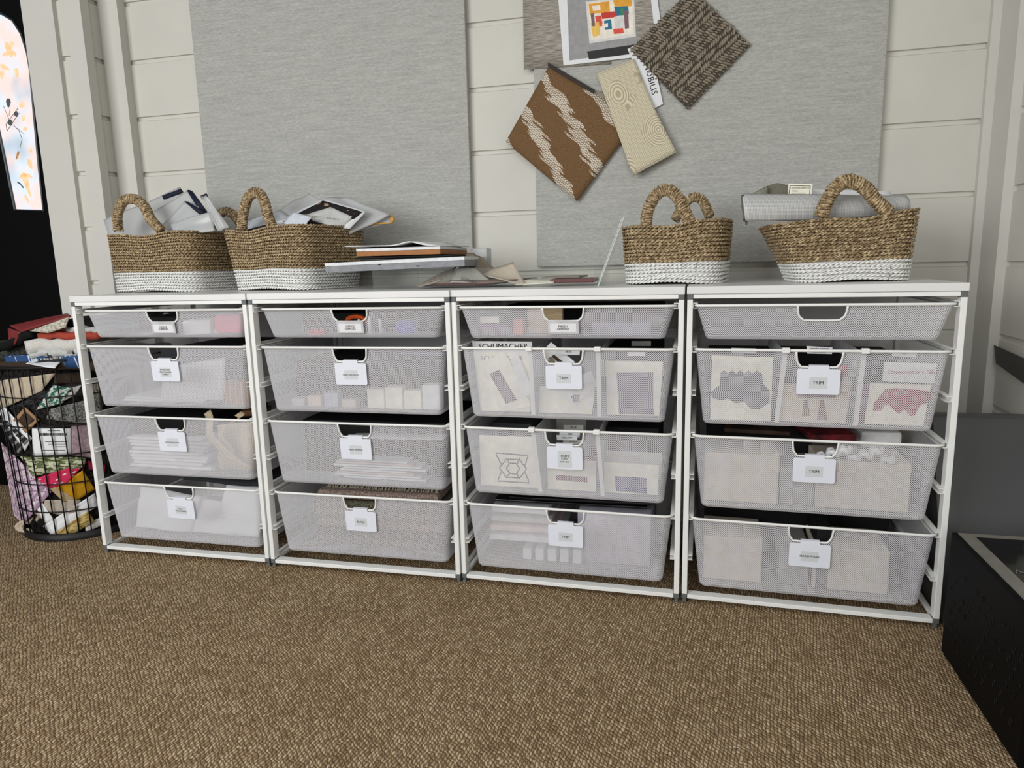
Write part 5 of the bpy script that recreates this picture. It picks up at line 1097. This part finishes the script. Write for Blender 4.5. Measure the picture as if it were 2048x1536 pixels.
sheet('fabric_swatch', [onY(862, 560, .16), onY(896, 546, .17), onY(880, 562, .14), onY(834, 576, .125)], fabric('pale_taupe', (176, 166, 154)), 'pale taupe swatch edge under the suede one in the tray', 'fabric swatch', GS, wr=.001, th=.003)
for k in range(4):
    sheet('leather_sample', [(.80+.03*k, .34, zf+.004*k), (.98+.03*k, .36, zf+.004*k), (.97+.03*k, .15, zf+.004*k), (.79+.03*k, .14, zf+.004*k)], [fabric('dark_umber', (70, 58, 50)), plain('oxblood_leather', (104, 52, 50), .5, .3), fabric('taupe_suede', (150, 134, 122)), plain('brown_leather', (92, 72, 62), .5, .3)][k], ['dark umber sample lowest in the tray', 'oxblood leather sample in the tray', 'taupe sample under the cream felt in the tray', 'brown leather sample, top of the flat ones in the tray'][k], 'leather sample', GS, wr=.001, th=.003)
block('leather_book', 'flat oxblood leather booklet at the right end of the tray', 'booklet', (TX1-.125, .16, zf+.002), (TX1-.012, .30, zf+.012), plain('oxblood_leather', (104, 52, 50), .5, .3), None, .04, .003)
block('leather_book', 'thin grey brown booklet on top of the oxblood one', 'booklet', (TX1-.15, .20, zf+.0135), (TX1-.05, .33, zf+.018), fabric('grey_brown_linen', (150, 138, 122)), None, -.04, .0015)
sheet('paper_slip', [onY(1040, 560, .18), onY(1108, 562, .16), onY(1108, 566, .14), onY(1030, 570, .14)], K_CARD, 'narrow cream slip lying at the foot of the cream felt', 'paper', GS, th=.0015)
# clear sign holder leaning beside the basket
hs = thing('sign_holder', 'empty clear slanted sign holder between the tray and the short basket', 'sign holder', tuple(onY(1198, 572, .10)))
V, F, UV = sheetVF([onY(1248, 434, .16), onY(1252, 430, .30), onY(1206, 570, .24), onY(1194, 573, .10)], 2, 2, th=.004); mk('front_leaf', V, F, M_ACRYL, hs, UV)
a, b = onY(1249, 432, .16), onY(1196, 573, .10); MB().tube([a, b], .0016, 6).build('leaf_edge', E_, hs)
a2, b2 = onY(1244, 436, .16), onY(1200, 556, .11); MB().tube([a2, b2], .0010, 6).build('leaf_edge', E_, hs)
MB().box((b[0]-.02, .10, ZS+.0005), (b[0]+.035, .24, ZS+.004)).build('foot', M_ACRYL, hs)

# ================================================================== RIGHT SIDE
gp = MB(); x0, x1 = 2.046, 2.246; pr_ = [(.012, .003), (.012, .014), (.016, .024), (.172, .436), (.180, .443), (.200, .443), (.200, .003)]
gp.add([(x, y, z) for x in (x0, x1) for y, z in pr_], [tuple(range(7)), tuple(range(13, 6, -1))]+[(i, 7+i, 7+(i+1) % 7, (i+1) % 7) for i in range(7)])
tag(gp.build('grey_case', plain('smooth_dark_grey_case', (72, 73, 74), .34, .5, .02, 4), smooth=False), 'smooth dark grey sloping case between the rightmost unit and the right wall', 'case')
KX, KY = 2.006, -.106
kz = onY(1914, 1064, KY)[2]
bb = thing('black_box', 'black box with a silver edged glossy top in the lower right corner', 'box', (2.12, -.28, 0))
kb = MB(); kb.bbox((KX, -.455, .002), (2.232, KY, kz), .003)
ms = plain('brushed_silver_strip', (120, 118, 110), .35, .5)
MB().box((KX+.009, -.452, kz), (KX+.034, KY-.008, kz+.0016)).build('silver_edge', ms, bb); MB().box((KX+.0345, KY-.024, kz), (2.228, KY-.008, kz+.0016)).build('silver_edge', ms, bb)
MB().box((KX+.0345, -.452, kz), (2.228, KY-.0245, kz+.001)).build('glossy_top', plain('glossy_black_glass', (6, 6, 8), .08, .6), bb)
lg = MB(); 
for a_, b_ in (((2032, 1140), (2046, 1146)), ((2032, 1140), (2033, 1147)), ((2046, 1146), (2062, 1138))): lg.tube([onZ(*a_, kz+.002), onZ(*b_, kz+.002)], .0006, 4)
lg.build('logo_mark', ms, bb)
for i in range(7):
    for j in range(12):
        if rnd.random() < .3: continue
        y = -.135-.028*j-(i % 2)*.014; zz = kz-.06-.024*i
        if y < -.44 or zz < .02: continue
        kb.tube([(KX-.0004, y+.0045*math.cos(t), zz+.0065*math.sin(t)) for t in np.linspace(0, 2*PI, 13)[:-1]], .00045, 4, True, 1)
kb.build('body', [plain('black_perforated_side', (4, 4, 5), .6, .12, .1, 100), plain('faint_grey_pattern', (17, 18, 19), .4, .4)], bb)
